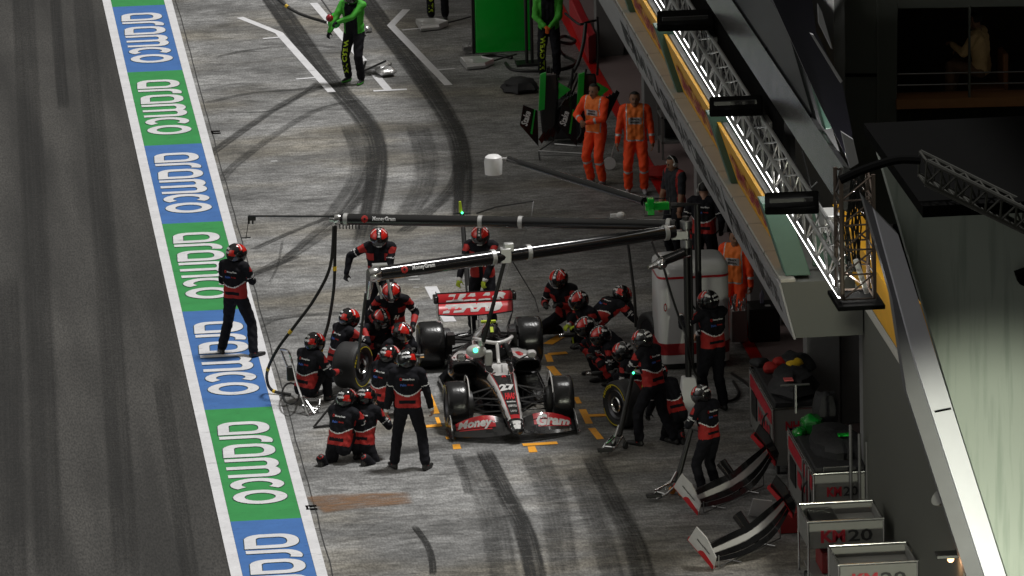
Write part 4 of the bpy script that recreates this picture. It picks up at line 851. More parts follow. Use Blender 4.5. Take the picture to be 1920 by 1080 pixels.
def person(px, py, hd, label, pz=.93, lean=4, side=0, feet=((-.13, 0, 0), (.13, 0, 0)), hands=((-.30, .12, .85), (.30, .12, .85)), kp=((-.15, 1, 0), (.15, 1, 0)), ep=((-.6, -1, -.3), (.6, -1, -.3)),
           head=(0, 0), sch='crew', gear='helmet', grp=None, at_=None, hp=(0, 0), redshin=False, curl=1.0, toe=(0, 0), z=0, redarm=True, scale=1.035, cat='person', text=True, shoulder=0, redlow=False, H=None):
    base = at_ or atz(px, py, z); base = Vector((base.x, base.y, base.z if at_ else z))
    root_rot = math.radians(hd); S = SCH[sch]
    P = Vector((hp[0], hp[1], pz)); la, sa = math.radians(lean), math.radians(side)
    up = Vector((math.sin(sa), math.sin(la) * math.cos(sa), math.cos(la) * math.cos(sa))).normalized()
    tw = math.radians(shoulder); rt = Vector((math.cos(tw), math.sin(tw), 0)); rt = (rt - up * rt.dot(up)).normalized(); fw = up.cross(rt)
    prt = Vector((1, 0, 0)); C_ = P + up * .50; N_ = C_ + up * .05 + fw * .01
    hy, hpi = math.radians(head[0]), math.radians(head[1]); l2 = la * .55
    hup0 = Vector((0, math.sin(l2), math.cos(l2))); Hc = N_ + (up * .6 + hup0 * .4).normalized() * .13 + fw * .02
    Mw0 = lambda: Matrix.Translation(base) @ Matrix.Rotation(root_rot, 4, 'Z') @ Matrix.Diagonal((scale, scale, scale, 1))
    if H:                                # seat the figure so that its head stands where the head is
        for _ in range(10):
            hx, hy_ = proj(Mw0() @ (P + up * .60 + Vector((0, math.sin(l2), math.cos(l2))) * .10)); base.x += (H[0] - hx) / 123.0
            if pz > .88: base.y -= (H[1] - hy_) / 31.0; continue
            nz = P.z - (H[1] - hy_) / 118.0 / scale; cz = max(.24, min(.955, nz)); base.y -= (cz - nz) * 3.4 if abs(cz - nz) > .003 else 0; P.z = cz
        C_ = P + up * .50; N_ = C_ + up * .05 + fw * .01
    caps = []
    def cap(a, b, ra, rb, tg): caps.append((Vector(a), Vector(b), ra, rb, tg))
    for s in (-1, 1):
        cap(P + prt * s * .075 - Vector((0, 0, .02)), P + (prt + rt).normalized() * s * .075 + up * .12, .118, .112, 'torso')
        cap(P + rt * s * .07 + up * .12, C_ + rt * s * .085 - up * .10, .110, .124, 'torso')
        cap(C_ + rt * s * .085 - up * .10, C_ + rt * s * .12 - up * .02, .120, .088, 'torso')
        cap(C_ + rt * s * .05 + up * .01, C_ + rt * s * .165, .070, .074, 'torso')
    cap(P + up * .1, C_ - up * .08, .112, .12, 'torso'); cap(C_, N_ + up * .05, .062, .055, 'neck')
    joints = {}
    for i, s in ((0, -1), (1, 1)):
        hip = P + prt * s * .09 - Vector((0, 0, .03)); f = Vector(feet[i]); ank = f + Vector((0, 0, .085))
        knee, ank = ik(hip, ank, .43, .43, kp[i]); joints['knee', i] = knee; joints['ank', i] = ank
        cap(hip, knee, .108, .080, ('thigh', i)); cap(knee, ank + (knee - ank) * .10, .080, .074, ('shank', i)); cap(ank + (knee - ank) * .10, ank + (knee - ank) * .02, .062, .050, ('cuff', i))
        shin = (knee - ank).normalized(); ta = math.radians(toe[i]) + (-.12 * s * -1)
        tdir = Vector((math.sin(ta) * 1.0, math.cos(ta), 0)); kneel = ank.z > 0 and shin.z < .35
        if kneel: tdir = (-shin * .25 + Vector((0, 0, -1))).normalized() if f.z > .02 else tdir
        heel = ank + Vector((0, 0, -.045)) - tdir * .04; ball = ank + tdir * .13 + Vector((0, 0, -.048 if not kneel else 0))
        cap(ank, heel, .044, .040, 'shoe'); cap(heel, ball, .040, .040, 'shoe'); cap(ball, ball + tdir * .065, .039, .028, 'shoe')
        sh = C_ + rt * s * .195 - up * .015; hnd = Vector(hands[i]); elb, wr = ik(sh, hnd, .29, .26, ep[i]); joints['elb', i] = elb; joints['wr', i] = wr
        cap(C_ + rt * s * .15, sh, .070, .070, ('arm', i)); cap(sh, elb, .072, .060, ('arm', i)); cap(elb, wr, .060, .044, ('fore', i))
        bare_arm = sch == 'shirt'
        fd = (wr - elb).normalized(); pal = Vector((0, 0, -1)) - fd * Vector((0, 0, -1)).dot(fd)
        if pal.length < .25: pal = -rt * s - fd * (-rt * s).dot(fd)
        pal.normalize(); sd_ = fd.cross(pal) * s          # thumb side
        cap(wr, wr + fd * .055, .028, .030, 'hand')
        for j in (-1, 0, 1): cap(wr + fd * .02 + sd_ * j * .014, wr + fd * .085 + sd_ * j * .024, .018, .014, 'hand')
        for j, ln in enumerate((.040, .044, .041, .033)):
            r0 = wr + fd * .088 + sd_ * (.033 - .022 * j); a1 = curl * (.7 + .1 * j); d1 = fd * math.cos(a1) + pal * math.sin(a1); d2 = fd * math.cos(a1 * 2.1) + pal * math.sin(a1 * 2.1)
            cap(r0, r0 + d1 * ln, .0105, .010, 'hand'); cap(r0 + d1 * ln, r0 + d1 * ln + d2 * ln * .8, .010, .0085, 'hand')
        t0 = wr + fd * .03 + sd_ * .03; td = (sd_ * .75 + fd * .55 + pal * .35).normalized(); cap(t0, t0 + td * .042, .014, .012, 'hand'); cap(t0 + td * .042, t0 + td * .042 + (td * .4 + fd * .6 + pal * .6).normalized() * .034, .0115, .0095, 'hand')
    # head axes
    hf = Vector((math.sin(-hy) * math.cos(hpi), math.cos(hy) * math.cos(hpi), -math.sin(hpi))).normalized()
    hr = hf.cross(Vector((0, 0, 1))).normalized(); hu = hr.cross(hf)
    Hc = N_ + up * .01 + hu * .10 + hf * .02
    cap(N_, Hc - hu * .06, .054, .058, 'neck'); cap(Hc - hu * .03 + hf * .012, Hc + hu * .035 - hf * .012, .073, .082, 'head'); cap(Hc - hu * .075 + hf * .045, Hc - hu * .02 + hf * .03, .036, .055, 'head')
    if gear != 'helmet':
        cap(Hc + hf * .083 - hu * .0, Hc + hf * .098 - hu * .028, .009, .014, 'head')
        for s in (-1, 1): cap(Hc + hr * s * .078 + hu * .012 - hf * .005, Hc + hr * s * .080 - hu * .025 - hf * .01, .014, .011, 'head')
    m = M()
    for a, b, ra, rb, tg in caps: m.capsule(a, b, ra, rb)
    me = bpy.data.meshes.new('tmp'); me.from_pydata([tuple(p) for p in m.v], [], m.f); o = bpy.data.objects.new('tmp', me); COL.objects.link(o)
    rm = o.modifiers.new('r', 'REMESH'); rm.mode = 'VOXEL'; rm.voxel_size = .0125; smo = o.modifiers.new('s', 'SMOOTH'); smo.factor = .5; smo.iterations = 2
    dg = bpy.context.evaluated_depsgraph_get(); body = bpy.data.meshes.new_from_object(o.evaluated_get(dg)); bpy.data.objects.remove(o); bpy.data.meshes.remove(me)
    nv = len(body.vertices); co = np.empty(nv * 3); body.vertices.foreach_get('co', co); co = co.reshape(-1, 3); nn = np.empty(nv * 3); body.vertices.foreach_get('normal', nn); nn = nn.reshape(-1, 3)
    D = []; Tt = []
    for a, b, ra, rb, tg in caps:
        a_, b_ = np.array(a), np.array(b); ab = b_ - a_; t = np.clip(((co - a_) @ ab) / max(1e-9, ab @ ab), 0, 1); D.append(np.linalg.norm(co - a_ - t[:, None] * ab, axis=1) - (ra + (rb - ra) * t)); Tt.append(t)
    D = np.array(D); Tt = np.array(Tt); ci = D.argmin(0); tg_v = [caps[i][4] for i in range(len(caps))]
    cloth = np.array([not (isinstance(caps[i][4], str) and caps[i][4] in ('hand', 'head', 'shoe', 'neck')) for i in range(len(caps))])[ci]
    ph = hash(label) % 97
    wr_ = np.sin(co[:, 2] * 58 + np.sin(co[:, 0] * 31 + ph) * 1.7 + co[:, 1] * 20) * .5 + np.sin(co[:, 2] * 33 + co[:, 0] * 47 + ph * 2 + np.sin(co[:, 1] * 40) * 1.3) * .6
    co = co + nn * (wr_ * .0045 * cloth)[:, None]
    body.vertices.foreach_set('co', co.ravel())
    # colour areas of the clothing, face by face
    npoly = len(body.polygons); cen = np.empty(npoly * 3); body.polygons.foreach_get('center', cen); cen = cen.reshape(-1, 3)
    D = []; Tt = []
    for a, b, ra, rb, tg in caps:
        a_, b_ = np.array(a), np.array(b); ab = b_ - a_; t = np.clip(((cen - a_) @ ab) / max(1e-9, ab @ ab), 0, 1); D.append(np.linalg.norm(cen - a_ - t[:, None] * ab, axis=1) - (ra + (rb - ra) * t)); Tt.append(t)
    D = np.array(D); Tt = np.array(Tt); ci = D.argmin(0); idx = np.zeros(npoly, int); upn, rtn, fwn = np.array(up), np.array(rt), np.array(fw)
    rel = cen - np.array(P); uu = rel @ upn / .5; ss = rel @ rtn; dd = rel @ fwn
    for k in range(len(caps)):
        mk = ci == k
        if not mk.any(): continue
        tg = caps[k][4]; t = Tt[k]
        if tg == 'torso':
            idx[mk] = KI['top']
            if sch.startswith('crew'):
                ub = .34 + .9 * (np.abs(ss) / .16) ** 2 * .14; back = dd < .0
                red = (uu < ub) & (uu > .0) & ~((np.abs(uu - .16) < .045) & (np.abs(ss) < .12) & back)
                frontred = (~back) & (((uu < .40) & (uu > .0) & (np.abs(ss) > .035)) | ((uu > .62) & (uu < .84) & (np.abs(ss) > .085)))
                idx[mk & back & red] = KI['acc']; idx[mk & frontred] = KI['acc']
                pipe = back & (np.abs(uu - ub) < .018); idx[mk & pipe] = KI['pipe']; idx[mk & (uu < .0)] = KI['leg']
            elif sch == 'marshal':
                vest = (uu > -.05) & (np.abs(ss) < .15); idx[mk & vest] = KI['acc']
                idx[mk & vest & (np.abs(np.abs(ss) - .145) < .010)] = KI['pipe']; idx[mk & (np.abs(uu + .05) < .02)] = KI['pipe']
                idx[mk & (dd > .05) & (uu > .50) & (uu < .72) & (np.abs(ss) < .11)] = KI['pipe']
            elif sch.startswith('green'): idx[mk & (np.abs(ss) > .12)] = KI['acc']
            elif sch == 'shirt': idx[mk & (np.abs(ss) > .15)] = KI['acc']
        elif tg == 'neck': idx[mk] = KI['skin'] if gear != 'helmet' else KI['top']
        elif tg == 'head': idx[mk] = KI['skin']
        elif tg == 'hand': idx[mk] = KI['hand']
        elif tg == 'shoe':
            idx[mk] = KI['shoe']
            if sch.startswith('green'): idx[mk & (cen[:, 2] < .045)] = KI['acc']
        elif tg[0] == 'arm':
            if sch == 'shirt': idx[mk] = KI['top']; 
            elif sch.startswith('crew'): idx[mk] = KI['top']; idx[mk & (t < .42) & (t > .04) & (cen @ np.array([0, 0, 1.]) > (np.array(C_)[2] - .09)) & (dd > .0) & redarm] = KI['acc']; idx[mk & (np.abs(t - .64) < .02)] = KI['pipe']
            elif sch == 'green' or sch == 'green_o': idx[mk] = KI['acc']
            else: idx[mk] = KI['top']
        elif tg[0] == 'fore':
            if sch == 'shirt': idx[mk] = KI['skin']
            elif sch.startswith('crew'): idx[mk] = KI['top']; idx[mk & (t > .35) & (t < .92) & redlow] = KI['acc']; idx[mk & (t > .95)] = KI['pipe'] if sch != 'crew' else KI['top']
            elif sch.startswith('green'): idx[mk] = KI['acc']
            else: idx[mk] = KI['top']; idx[mk & (np.abs(t - .55) < .07) & (sch == 'marshal')] = KI['pipe']
        elif tg[0] == 'thigh': idx[mk] = KI['leg']; idx[mk & (uu > .03) & (sch.startswith('crew'))] = KI['leg']
        elif tg[0] == 'shank':
            idx[mk] = KI['leg']
            if sch == 'marshal': idx[mk & (np.abs(t - .25) < .05)] = KI['pipe']
            if redshin: idx[mk & (t < .5)] = KI['acc']
        elif tg[0] == 'cuff': idx[mk] = KI['cuff']
    body.polygons.foreach_set('material_index', idx.astype(np.int32)); body.polygons.foreach_set('use_smooth', np.ones(npoly, bool))
    for k in KEYS: body.materials.append(S[k])
    body.update(); body.name = 'person'
    ob = bpy.data.objects.new('person', body); COL.objects.link(ob); ob.location = base; ob.rotation_euler = (0, 0, root_rot); ob.scale = (scale,) * 3
    tag(ob, label, cat, grp)
    HT = Matrix(((hr.x, hf.x, hu.x, Hc.x), (hr.y, hf.y, hu.y, Hc.y), (hr.z, hf.z, hu.z, Hc.z), (0, 0, 0, 1)))
    if gear == 'helmet':
        hm = bpy.data.objects.new('helmet', HELM[2 if cat == 'driver' else sch.startswith('green')]); COL.objects.link(hm); hm.parent = ob; hm.matrix_basis = HT @ Matrix.Diagonal((1.13, 1.12, 1.08, 1))
        vz = bpy.data.objects.new('visor', VISOR); COL.objects.link(vz); vz.parent = hm
        if sch.startswith('crew') and cat != 'driver': hl = bpy.data.objects.new('helmet_lettering', HTEXT); COL.objects.link(hl); hl.parent = hm
    else:
        hh = bpy.data.objects.new('hair', HAIR); COL.objects.link(hh); hh.parent = ob; hh.matrix_basis = HT
        ff = bpy.data.objects.new('eyes_and_mouth', FACE); COL.objects.link(ff); ff.parent = ob; ff.matrix_basis = HT
        if gear == 'headset': ee = bpy.data.objects.new('headset', HSET); COL.objects.link(ee); ee.parent = ob; ee.matrix_basis = HT
    if sch.startswith('crew') and text:
        bv = BVHTree.FromPolygons([v.co.copy() for v in body.vertices], [tuple(p.vertices) for p in body.polygons])
        for s_, uz, ux, wd, ht, mt, nm in (('MoneyGram', .41, .025, .17, .034, white_cloth, 'back_lettering'), ('O', .415, -.085, .038, .045, helm_r, 'back_emblem'), ('Palm', .33, -.05, .085, .035, blue_l, 'back_lettering'), ('Angels', .33, .05, .09, .035, suit_r, 'back_lettering')):
            mm = M(); f = onto(bv, fw, .005, .6); add_text(mm, s_, P + up * uz + rt * ux, rt, up, wd, ht, .04, 0, lambda q: f(q - fw * .0)); mm.build(nm, mt, ob, smooth=False)
        mm = M(); f = onto(bv, -fw, .005, .6); add_text(mm, 'H', P + up * .22 - rt * .06, -rt, up, .09, .09, .06, .4, f); mm.build('front_emblem', white_cloth, ob, smooth=False)
        for i, s in ((0, -1), (1, 1)):
            sh = C_ + rt * s * .195; e_ = joints['elb', i]; ax = (sh - e_).normalized(); out = rt * s - ax * (rt * s).dot(ax)
            if out.length > .1:
                out.normalize(); mm = M(); f = onto(bv, -out, .004, .3); sd2 = ax.cross(out)
                add_text(mm, 'HAAS', sh.lerp(e_, .58), sd2, ax, .075, .028, .05, 0, f); add_text(mm, 'IX', sh.lerp(e_, .76), sd2, ax, .05, .02, .06, 0, f); mm.build('sleeve_lettering', white_cloth, ob, smooth=False)
    if sch.startswith('green'):
        bv = BVHTree.FromPolygons([v.co.copy() for v in body.vertices], [tuple(p.vertices) for p in body.polygons]); kn, hi_, an = joints['knee', 1], P + prt * .09, joints['ank', 1]
        mm = M(); f = onto(bv, (0, 1, 0) if abs(hd) < 90 else (0, -1, 0), .004, .3); ax = (an - hi_).normalized(); add_text(mm, 'PIT CREW', (hi_ + an) / 2 - Vector((0, 0, .03)), -ax, Vector((1, 0, 0)) if abs(hd) < 90 else Vector((-1, 0, 0)), .62, .085, .05, 0, f); mm.build('leg_lettering', pm('print_lime', (.5, .7, .02), .6), ob, smooth=False)
    if sch == 'marshal':
        bv = BVHTree.FromPolygons([v.co.copy() for v in body.vertices], [tuple(p.vertices) for p in body.polygons]); mm = M(); f = onto(bv, -fw, .006, .6)
        for s_, uz in (('TRACK', .335), ('MARSHAL', .285)): add_text(mm, s_, P + up * uz, -rt, up, .15, .032, .04, 0, f)
        mm.build('vest_lettering', black_p, ob, smooth=False)
    if gear and sch == 'shirt': pass
    ob['_j'] = 0; del ob['_j']
    Mw = Matrix.Translation(base) @ Matrix.Rotation(root_rot, 4, 'Z') @ Matrix.Diagonal((scale, scale, scale, 1))
    return ob, {k: Mw @ v for k, v in joints.items()}, Mw
# ---- helmet meshes (head frame: x right, y forward, z up; centre of the head)
def helmet_mesh(kind):
    m = M(); n, mm_ = 40, 26; rings = []
    def hp(a, t):
        c, s = math.cos(a), math.sin(a); r = math.cos(t); z = math.sin(t)
        x, y = c * r * .128, s * r * (.150 if s > 0 else .142) + .006
        if z < -.25: y += (.02 if s > 0 else .0) * (-z - .25); 
        return Vector((x, y, z * (.142 if z > 0 else .150) + .012))
    for k in range(mm_ + 1):
        t = -1.02 + k * (PI / 2 + 1.02 - .03) / mm_; rings.append([hp(2 * PI * j / n, t) for j in range(n)])
    m.ring_loft(rings)
    o = m.build('helmet', [helm_k, helm_r if kind == 0 else green_c, helm_w]); me = o.data; bpy.data.objects.remove(o)
    for p in me.polygons:
        c = p.center; x, y, z = c.x / .128, c.y / .15, (c.z - .012) / .145; mi = 0
        if kind == 0:
            if .22 < abs(x) < .88 and z > .0 and y > -.12 + .5 * abs(abs(x) - .5): mi = 1
            if z > .5 and abs(x) < .9 and abs(y + .05 - abs(x) * .4) < .05: mi = 2
            if abs(abs(x) - .2) < .05 and z > .2 and y > 0: mi = 0
            if abs(x) < .08 and z > .25 and y > 0 and int((y + 5) * 9) % 2 == 0: mi = 2
            if x > .35 and y < -.45 and z > -.1 and z < .45: mi = 1
            if -.8 < x < -.6 and y < -.1 and z > .45: mi = 2
        elif kind == 1:
            if z > .35: mi = 1
        if z < -.45 and abs(x) < .7 and y > .3: mi = 2 if kind == 0 and z > -.6 and abs(x) < .3 else 0
        p.material_index = mi
    return me
HELM = [helmet_mesh(0), helmet_mesh(1), helmet_mesh(2)]
m = M(); rows = []
for k in range(7):
    t = -.30 + k * .62 / 6; rows.append([Vector((math.cos(a) * math.cos(t) * .1295, math.sin(a) * math.cos(t) * .1525 + .006 + .002, math.sin(t) * .146 + .012)) for a in [math.radians(22 + 136 * j / 14) for j in range(15)]])
m.ring_loft(rows, cap=False, close=False); _o = m.build('visor', visor_m); VISOR = _o.data; bpy.data.objects.remove(_o)
m = M()
def on_h(q): d = Vector((q.x, q.y, q.z)); e_ = Vector((d.x / .128, (d.y - .006) / .142, (d.z - .012) / .142)); k = 1.02 / e_.length; return Vector((e_.x * k * .128, e_.y * k * .142 + .006, e_.z * k * .142 + .012))
add_text(m, 'palm', (-.018, -.105, .082), (1, 0, 0), (0, .45, .9), .10, .046, .05, 0, on_h); add_text(m, 'angels', (-.010, -.13, .034), (1, 0, 0), (0, .3, .95), .125, .046, .05, 0, on_h)
_o = m.build('helmet_lettering', helm_w, smooth=False); HTEXT = _o.data; bpy.data.objects.remove(_o)
m = M(); rings = []
for k in range(13):
    t = -.35 + k * (PI / 2 + .32) / 12; rings.append([Vector((math.cos(a) * math.cos(t) * .088, math.sin(a) * math.cos(t) * .094 - .012 - (.02 if (math.sin(a) > .2 and t < .75) else 0) * 1.2 - (.06 if math.sin(a) > .1 and t < .45 else 0), math.sin(t) * .098 + .030)) for a in [2 * PI * j / 24 for j in range(24)]])
m.ring_loft(rings); _o = m.build('hair', hair_m); HAIR = _o.data; bpy.data.objects.remove(_o)
m = M()
for s in (-1, 1): m.sphere((s * .030, .082, .012), .010, 8, 5); m.box((s * .030, .086, .030), (.032, .008, .006))
m.box((0, .088, -.052), (.042, .008, .007)); _o = m.build('eyes_and_mouth', pm('dark_feature', (.03, .012, .01), .5)); FACE = _o.data; bpy.data.objects.remove(_o)
m = M(); m.tube([(-.088, 0, 0), (-.075, 0, .09), (0, 0, .135), (.075, 0, .09), (.088, 0, 0)], .008, 6)
for s in (-1, 1): m.lathe((s * .08, 0, -.005), (s, 0, 0), [(0, .034), (.03, .034), (.036, .02)], 12)
_o = m.build('headset', alu); HSET = _o.data; bpy.data.objects.remove(_o)
G1 = 'pit crew round the racing car'
# --- standing figures
person(434, 664, -28, 'crew member standing on the painted band with legs apart, seen from behind', H=(438, 472), grp=G1, pz=.92, feet=((-.27, .02, 0), (.27, -.02, 0)), hands=((-.08, .27, 1.20), (.08, .26, 1.27)), ep=((-.8, -.5, -1), (.8, -.5, -1)), head=(-42, 4), lean=-2, toe=(-30, 25), shoulder=-8)
person(747, 872, -10, 'crew member standing with arms hanging in front of the racing car, back to the camera', H=(763, 671), grp=G1, pz=.93, feet=((-.22, .02, 0), (.23, -.04, 0)), hands=((-.31, .02, .86), (.33, .07, .85)), ep=((-.5, -1, 0), (.5, -1, 0)), head=(8, 22), lean=3, sch='crew_bare', toe=(-20, 15), scale=1.03)
KN = dict(pz=.47, lean=18, feet=((-.12, -.30, .05), (.14, .24, 0)), kp=((-.1, 1, -.6), (.1, 1, .6)))
KN2 = dict(pz=.47, lean=18, feet=((-.14, .24, 0), (.12, -.30, .05)), kp=((-.1, 1, .6), (.1, 1, -.6)))
SQ = dict(pz=.42, lean=32, feet=((-.20, .16, 0), (.20, .16, 0)), kp=((-.5, 1, .4), (.5, 1, .4)))
# front left pair
person(656, 846, -38, 'kneeling crew member with red lower back, leftmost of the pair at the front left', H=(648, 744), grp=G1, hands=((-.10, .42, .62), (.16, .46, .60)), head=(-6, 12), **KN)
person(694, 843, -28, 'kneeling crew member with bare hands, between the leftmost kneeler and the standing man', H=(684, 740), grp=G1, sch='crew_bare', redlow=True, hands=((-.08, .45, .66), (.20, .42, .55)), head=(-6, 18), pz=.50, lean=14, feet=((-.12, .20, 0), (.14, -.25, .04)), kp=((-.1, 1, .6), (.1, 1, -.5)))
person(568, 742, -48, 'seated low crew member by the tubular stand next to the white line', H=(586, 638), grp=G1, redlow=True, hands=((-.05, .44, .44), (.22, .46, .42)), head=(-10, 12), pz=.47, lean=16, feet=((-.14, .34, 0), (.16, .30, 0)), kp=((-.2, 1, .7), (.2, 1, .7)))
person(643, 700, -62, 'crew member crouching behind the held tyre left of the car', H=(650, 592), grp=G1, redlow=True, hands=((-.10, .46, .52), (.12, .42, .70)), head=(-12, 14), **KN2)
person(702, 690, -150, 'crew member crouching with a dark stripe down the helmet, behind the held tyre', H=(712, 590), grp=G1, redlow=True, hands=((-.22, .40, .50), (.16, .42, .46)), head=(-5, 20), pz=.50, lean=28, feet=((-.22, .20, 0), (.20, -.10, 0)), kp=((-.5, 1, .3), (.5, 1, .2)))
person(757, 706, -128, 'crew member crouching closest to the left rear wheel with red topped helmet', H=(751, 618), grp=G1, redlow=True, hands=((-.12, .44, .52), (.16, .44, .50)), head=(0, 18), **SQ)
person(727, 690, 176, 'crew member leaning forward with legs apart behind the crouching group on the left', H=(735, 540), grp=G1, redlow=True, pz=.84, lean=30, feet=((-.26, .0, 0), (.26, -.05, 0)), hands=((-.30, .36, .75), (.26, .38, .80)), kp=((-.4, 1, 0), (.4, 1, 0)), head=(-8, 25))
person(727, 752, -50, 'crew member kneeling with white helmet lettering, right behind the standing man in front', H=(727, 662), grp=G1, hands=((-.12, .42, .50), (.14, .42, .50)), head=(-4, 20), redlow=True, **KN)
person(708, 624, 172, 'crew member standing behind the lower boom, reaching for a wheel gun hose', H=(710, 438), grp=G1, redlow=False, pz=.92, lean=10, feet=((-.20, .05, 0), (.20, -.05, 0)), hands=((-.10, .34, .92), (.50, .16, 1.02)), ep=((-1, -.2, -.5), (1, -.4, .2)), head=(4, 18))
person(908, 622, 162, 'crew member with yellow cuffs behind the rear wing beside a tall jack handle', H=(901, 434), grp=G1, sch='crew_yel', pz=.92, lean=7, feet=((-.16, .05, 0), (.18, -.05, 0)), hands=((-.10, .30, .92), (.30, .34, .90)), ep=((-1, -.2, -.5), (1, -.4, -.4)), head=(6, 20))
# right side group
person(1056, 634, 148, 'crew member crouching farthest from the camera on the right side of the racing car', H=(1049, 517), grp=G1, redlow=True, pz=.60, lean=24, feet=((-.18, .10, 0), (.20, -.12, 0)), hands=((-.08, .42, .62), (.18, .40, .60)), kp=((-.4, 1, .2), (.4, 1, .2)), head=(0, 16), redshin=False)
person(1092, 640, 118, 'crew member kneeling with yellow gloves by the right rear orange mark', H=(1086, 559), grp=G1, sch='crew_yel', redlow=True, hands=((-.10, .44, .42), (.16, .44, .40)), head=(0, 14), **SQ)
person(1150, 640, -60, 'crew member bending away from the car with black helmet lowered, right side', H=(1165, 549), grp=G1, pz=.74, lean=62, feet=((-.18, .05, 0), (.20, -.15, 0)), hands=((-.20, .62, .52), (.18, .62, .50)), kp=((-.2, 1, 0), (.2, 1, 0)), head=(-6, 35))
person(1112, 698, 98, 'crew member crouching with red knees, between the yellow gloved kneeler and the wheel changer', H=(1099, 608), grp=G1, redlow=True, redshin=True, hands=((-.12, .44, .50), (.16, .44, .48)), head=(6, 14), **SQ)
person(1140, 732, 92, 'crew member crouching in the middle of the right group with large red helmet patch', H=(1128, 625), grp=G1, redlow=True, redshin=True, pz=.50, lean=30, feet=((-.20, .12, 0), (.20, .10, 0)), kp=((-.4, 1, .3), (.4, 1, .3)), hands=((-.12, .44, .52), (.16, .44, .50)), head=(4, 14))
person(1168, 764, 60, 'crew member squatting with lettered helmet behind the upright tyre, right front', H=(1172, 655), grp=G1, hands=((-.12, .40, .52), (.18, .42, .50)), head=(0, 20), pz=.50, lean=24, feet=((-.18, .22, 0), (.20, .05, 0)), kp=((-.3, 1, .4), (.3, 1, .3)))
person(1222, 848, 42, 'crew member standing with a yellow glove raised, holding the jack right of the car nose', H=(1211, 632), grp=G1, sch='crew_yel', pz=.92, lean=12, feet=((-.14, .18, 0), (.24, -.18, 0)), hands=((-.02, .42, 1.12), (.16, .34, .80)), ep=((-1, -.3, -.4), (.8, -1, -.4)), head=(8, 22), scale=1.02)
person(1268, 822, 30, 'crew member kneeling low with red back behind the standing jack man', grp=G1, pz=.36, lean=38, feet=((-.12, -.30, .05), (.16, .10, 0)), kp=((-.1, 1, -.4), (.3, 1, .4)), hands=((-.14, .46, .30), (.18, .44, .30)), head=(0, 20), text=False)
person(1348, 756, 26, 'crew member at right before the white tool tower, one arm raised to the pole', H=(1333, 560), grp=G1, sch='crew_bare', pz=.95, lean=3, feet=((-.12, .05, 0), (.14, -.05, 0)), hands=((-.30, .36, 1.36), (.0, .40, 1.05)), ep=((-1, -.3, -.6), (1, -.4, -.6)), head=(24, 6), scale=1.05)
person(1328, 932, 40, 'crew member standing nearest the spare wings, looking down at his hands', H=(1322, 735), grp=G1, sch='crew_bare', pz=.92, lean=6, feet=((-.12, .03, 0), (.13, -.04, 0)), hands=((-.12, .30, 1.10), (.04, .32, 1.12)), ep=((-1, -.3, -.6), (1, -.4, -.6)), head=(6, 26), scale=.95)
# driver seated in the car
_d = person(0, 0, 180, 'driver seated in the open cockpit wearing a dark helmet with a yellow mark', at_=Vector((-.01, .16, .02)), cat='driver', pz=.18, lean=-22, feet=((-.10, 1.05, .10), (.10, 1.05, .10)), hands=((-.12, .40, .50), (.12, .40, .50)), ep=((-1, 0, -.8), (1, 0, -.8)), kp=((0, 0, 1), (0, 0, 1)), head=(0, -2), text=False)
m = M(); m.ring_loft([[Vector((x, y + .154, z)) for x, y, z in ((-.02, 0, .06 + .012), (.02, 0, .06 + .012), (.02, -.05, .13), (-.02, -.05, .13))], [Vector((x, y + .158, z)) for x, y, z in ((-.02, 0, .06 + .012), (.02, 0, .06 + .012), (.02, -.048, .135), (-.02, -.048, .135))]]); m.build('helmet_stripe', hiviz, _d[0].children[0])
# marshals and garage people
GM = 'marshals in orange overalls'
person(1113, 328, 140, 'marshal in orange overalls with arms folded at the waist, left of the two marshals', H=(1115, 165), grp=GM, sch='marshal', gear='hair', pz=.93, lean=2, feet=((-.12, .02, 0), (.12, 0, 0)), hands=((-.02, .28, 1.10), (.10, .30, 1.12)), ep=((-1, -.2, -.6), (1, -.2, -.6)), head=(0, 6))
person(1181, 348, 172, 'marshal in orange overalls with arms hanging, right of the two marshals', H=(1190, 180), grp=GM, sch='marshal', gear='hair', pz=.93, lean=0, feet=((-.13, .0, 0), (.13, 0, 0)), hands=((-.28, .08, .86), (.30, .06, .86)), ep=((-1, -1, -.2), (1, -1, -.2)), head=(0, 4), curl=.5)
person(1378, 623, 150, 'marshal in orange half hidden behind the white tool tower under the canopy', H=(1378, 440), grp=GM, sch='marshal', gear='hair', pz=.93, lean=0, head=(30, 4), hands=((-.28, .08, .86), (.30, .06, .86)))
person(1268, 478, 118, 'team member in a black shirt with a headset standing at the garage entrance', H=(1264, 300), sch='shirt', gear='headset', pz=.93, lean=2, hands=((-.26, .12, .86), (.28, .10, .86)), head=(0, 14))
person(1328, 530, -20, 'crew member without helmet seen from behind, under the canopy edge', H=(1320, 352), sch='crew', gear='headset', pz=.93, lean=4, hands=((-.24, .14, .96), (.24, .14, .96)), head=(20, 6))
# far green crew
GG = 'far pit crew in black and green'
gA = person(652, 146, 150, 'green team crew member holding a long pole, full figure at top centre', H=(660, -14), grp=GG, sch='green', pz=.93, lean=4, feet=((-.14, .05, 0), (.16, -.05, 0)), hands=((.12, .38, 1.16), (.32, .34, .96)), ep=((-1, -.3, -.5), (1, -.4, -.3)), head=(10, 20))
person(822, 38, 170, 'green team crew member of whom only the legs are in view at the top edge', grp=GG, sch='green', pz=.93, lean=4)
person(1027, 128, 170, 'green team crew member with orange gloves clasped, beside the green panel', H=(1027, -22), grp=GG, sch='green_o', pz=.93, lean=4, hands=((-.04, .26, .98), (.06, .26, 1.0)), ep=((-1, -.3, -.5), (1, -.3, -.5)), head=(0, 12))
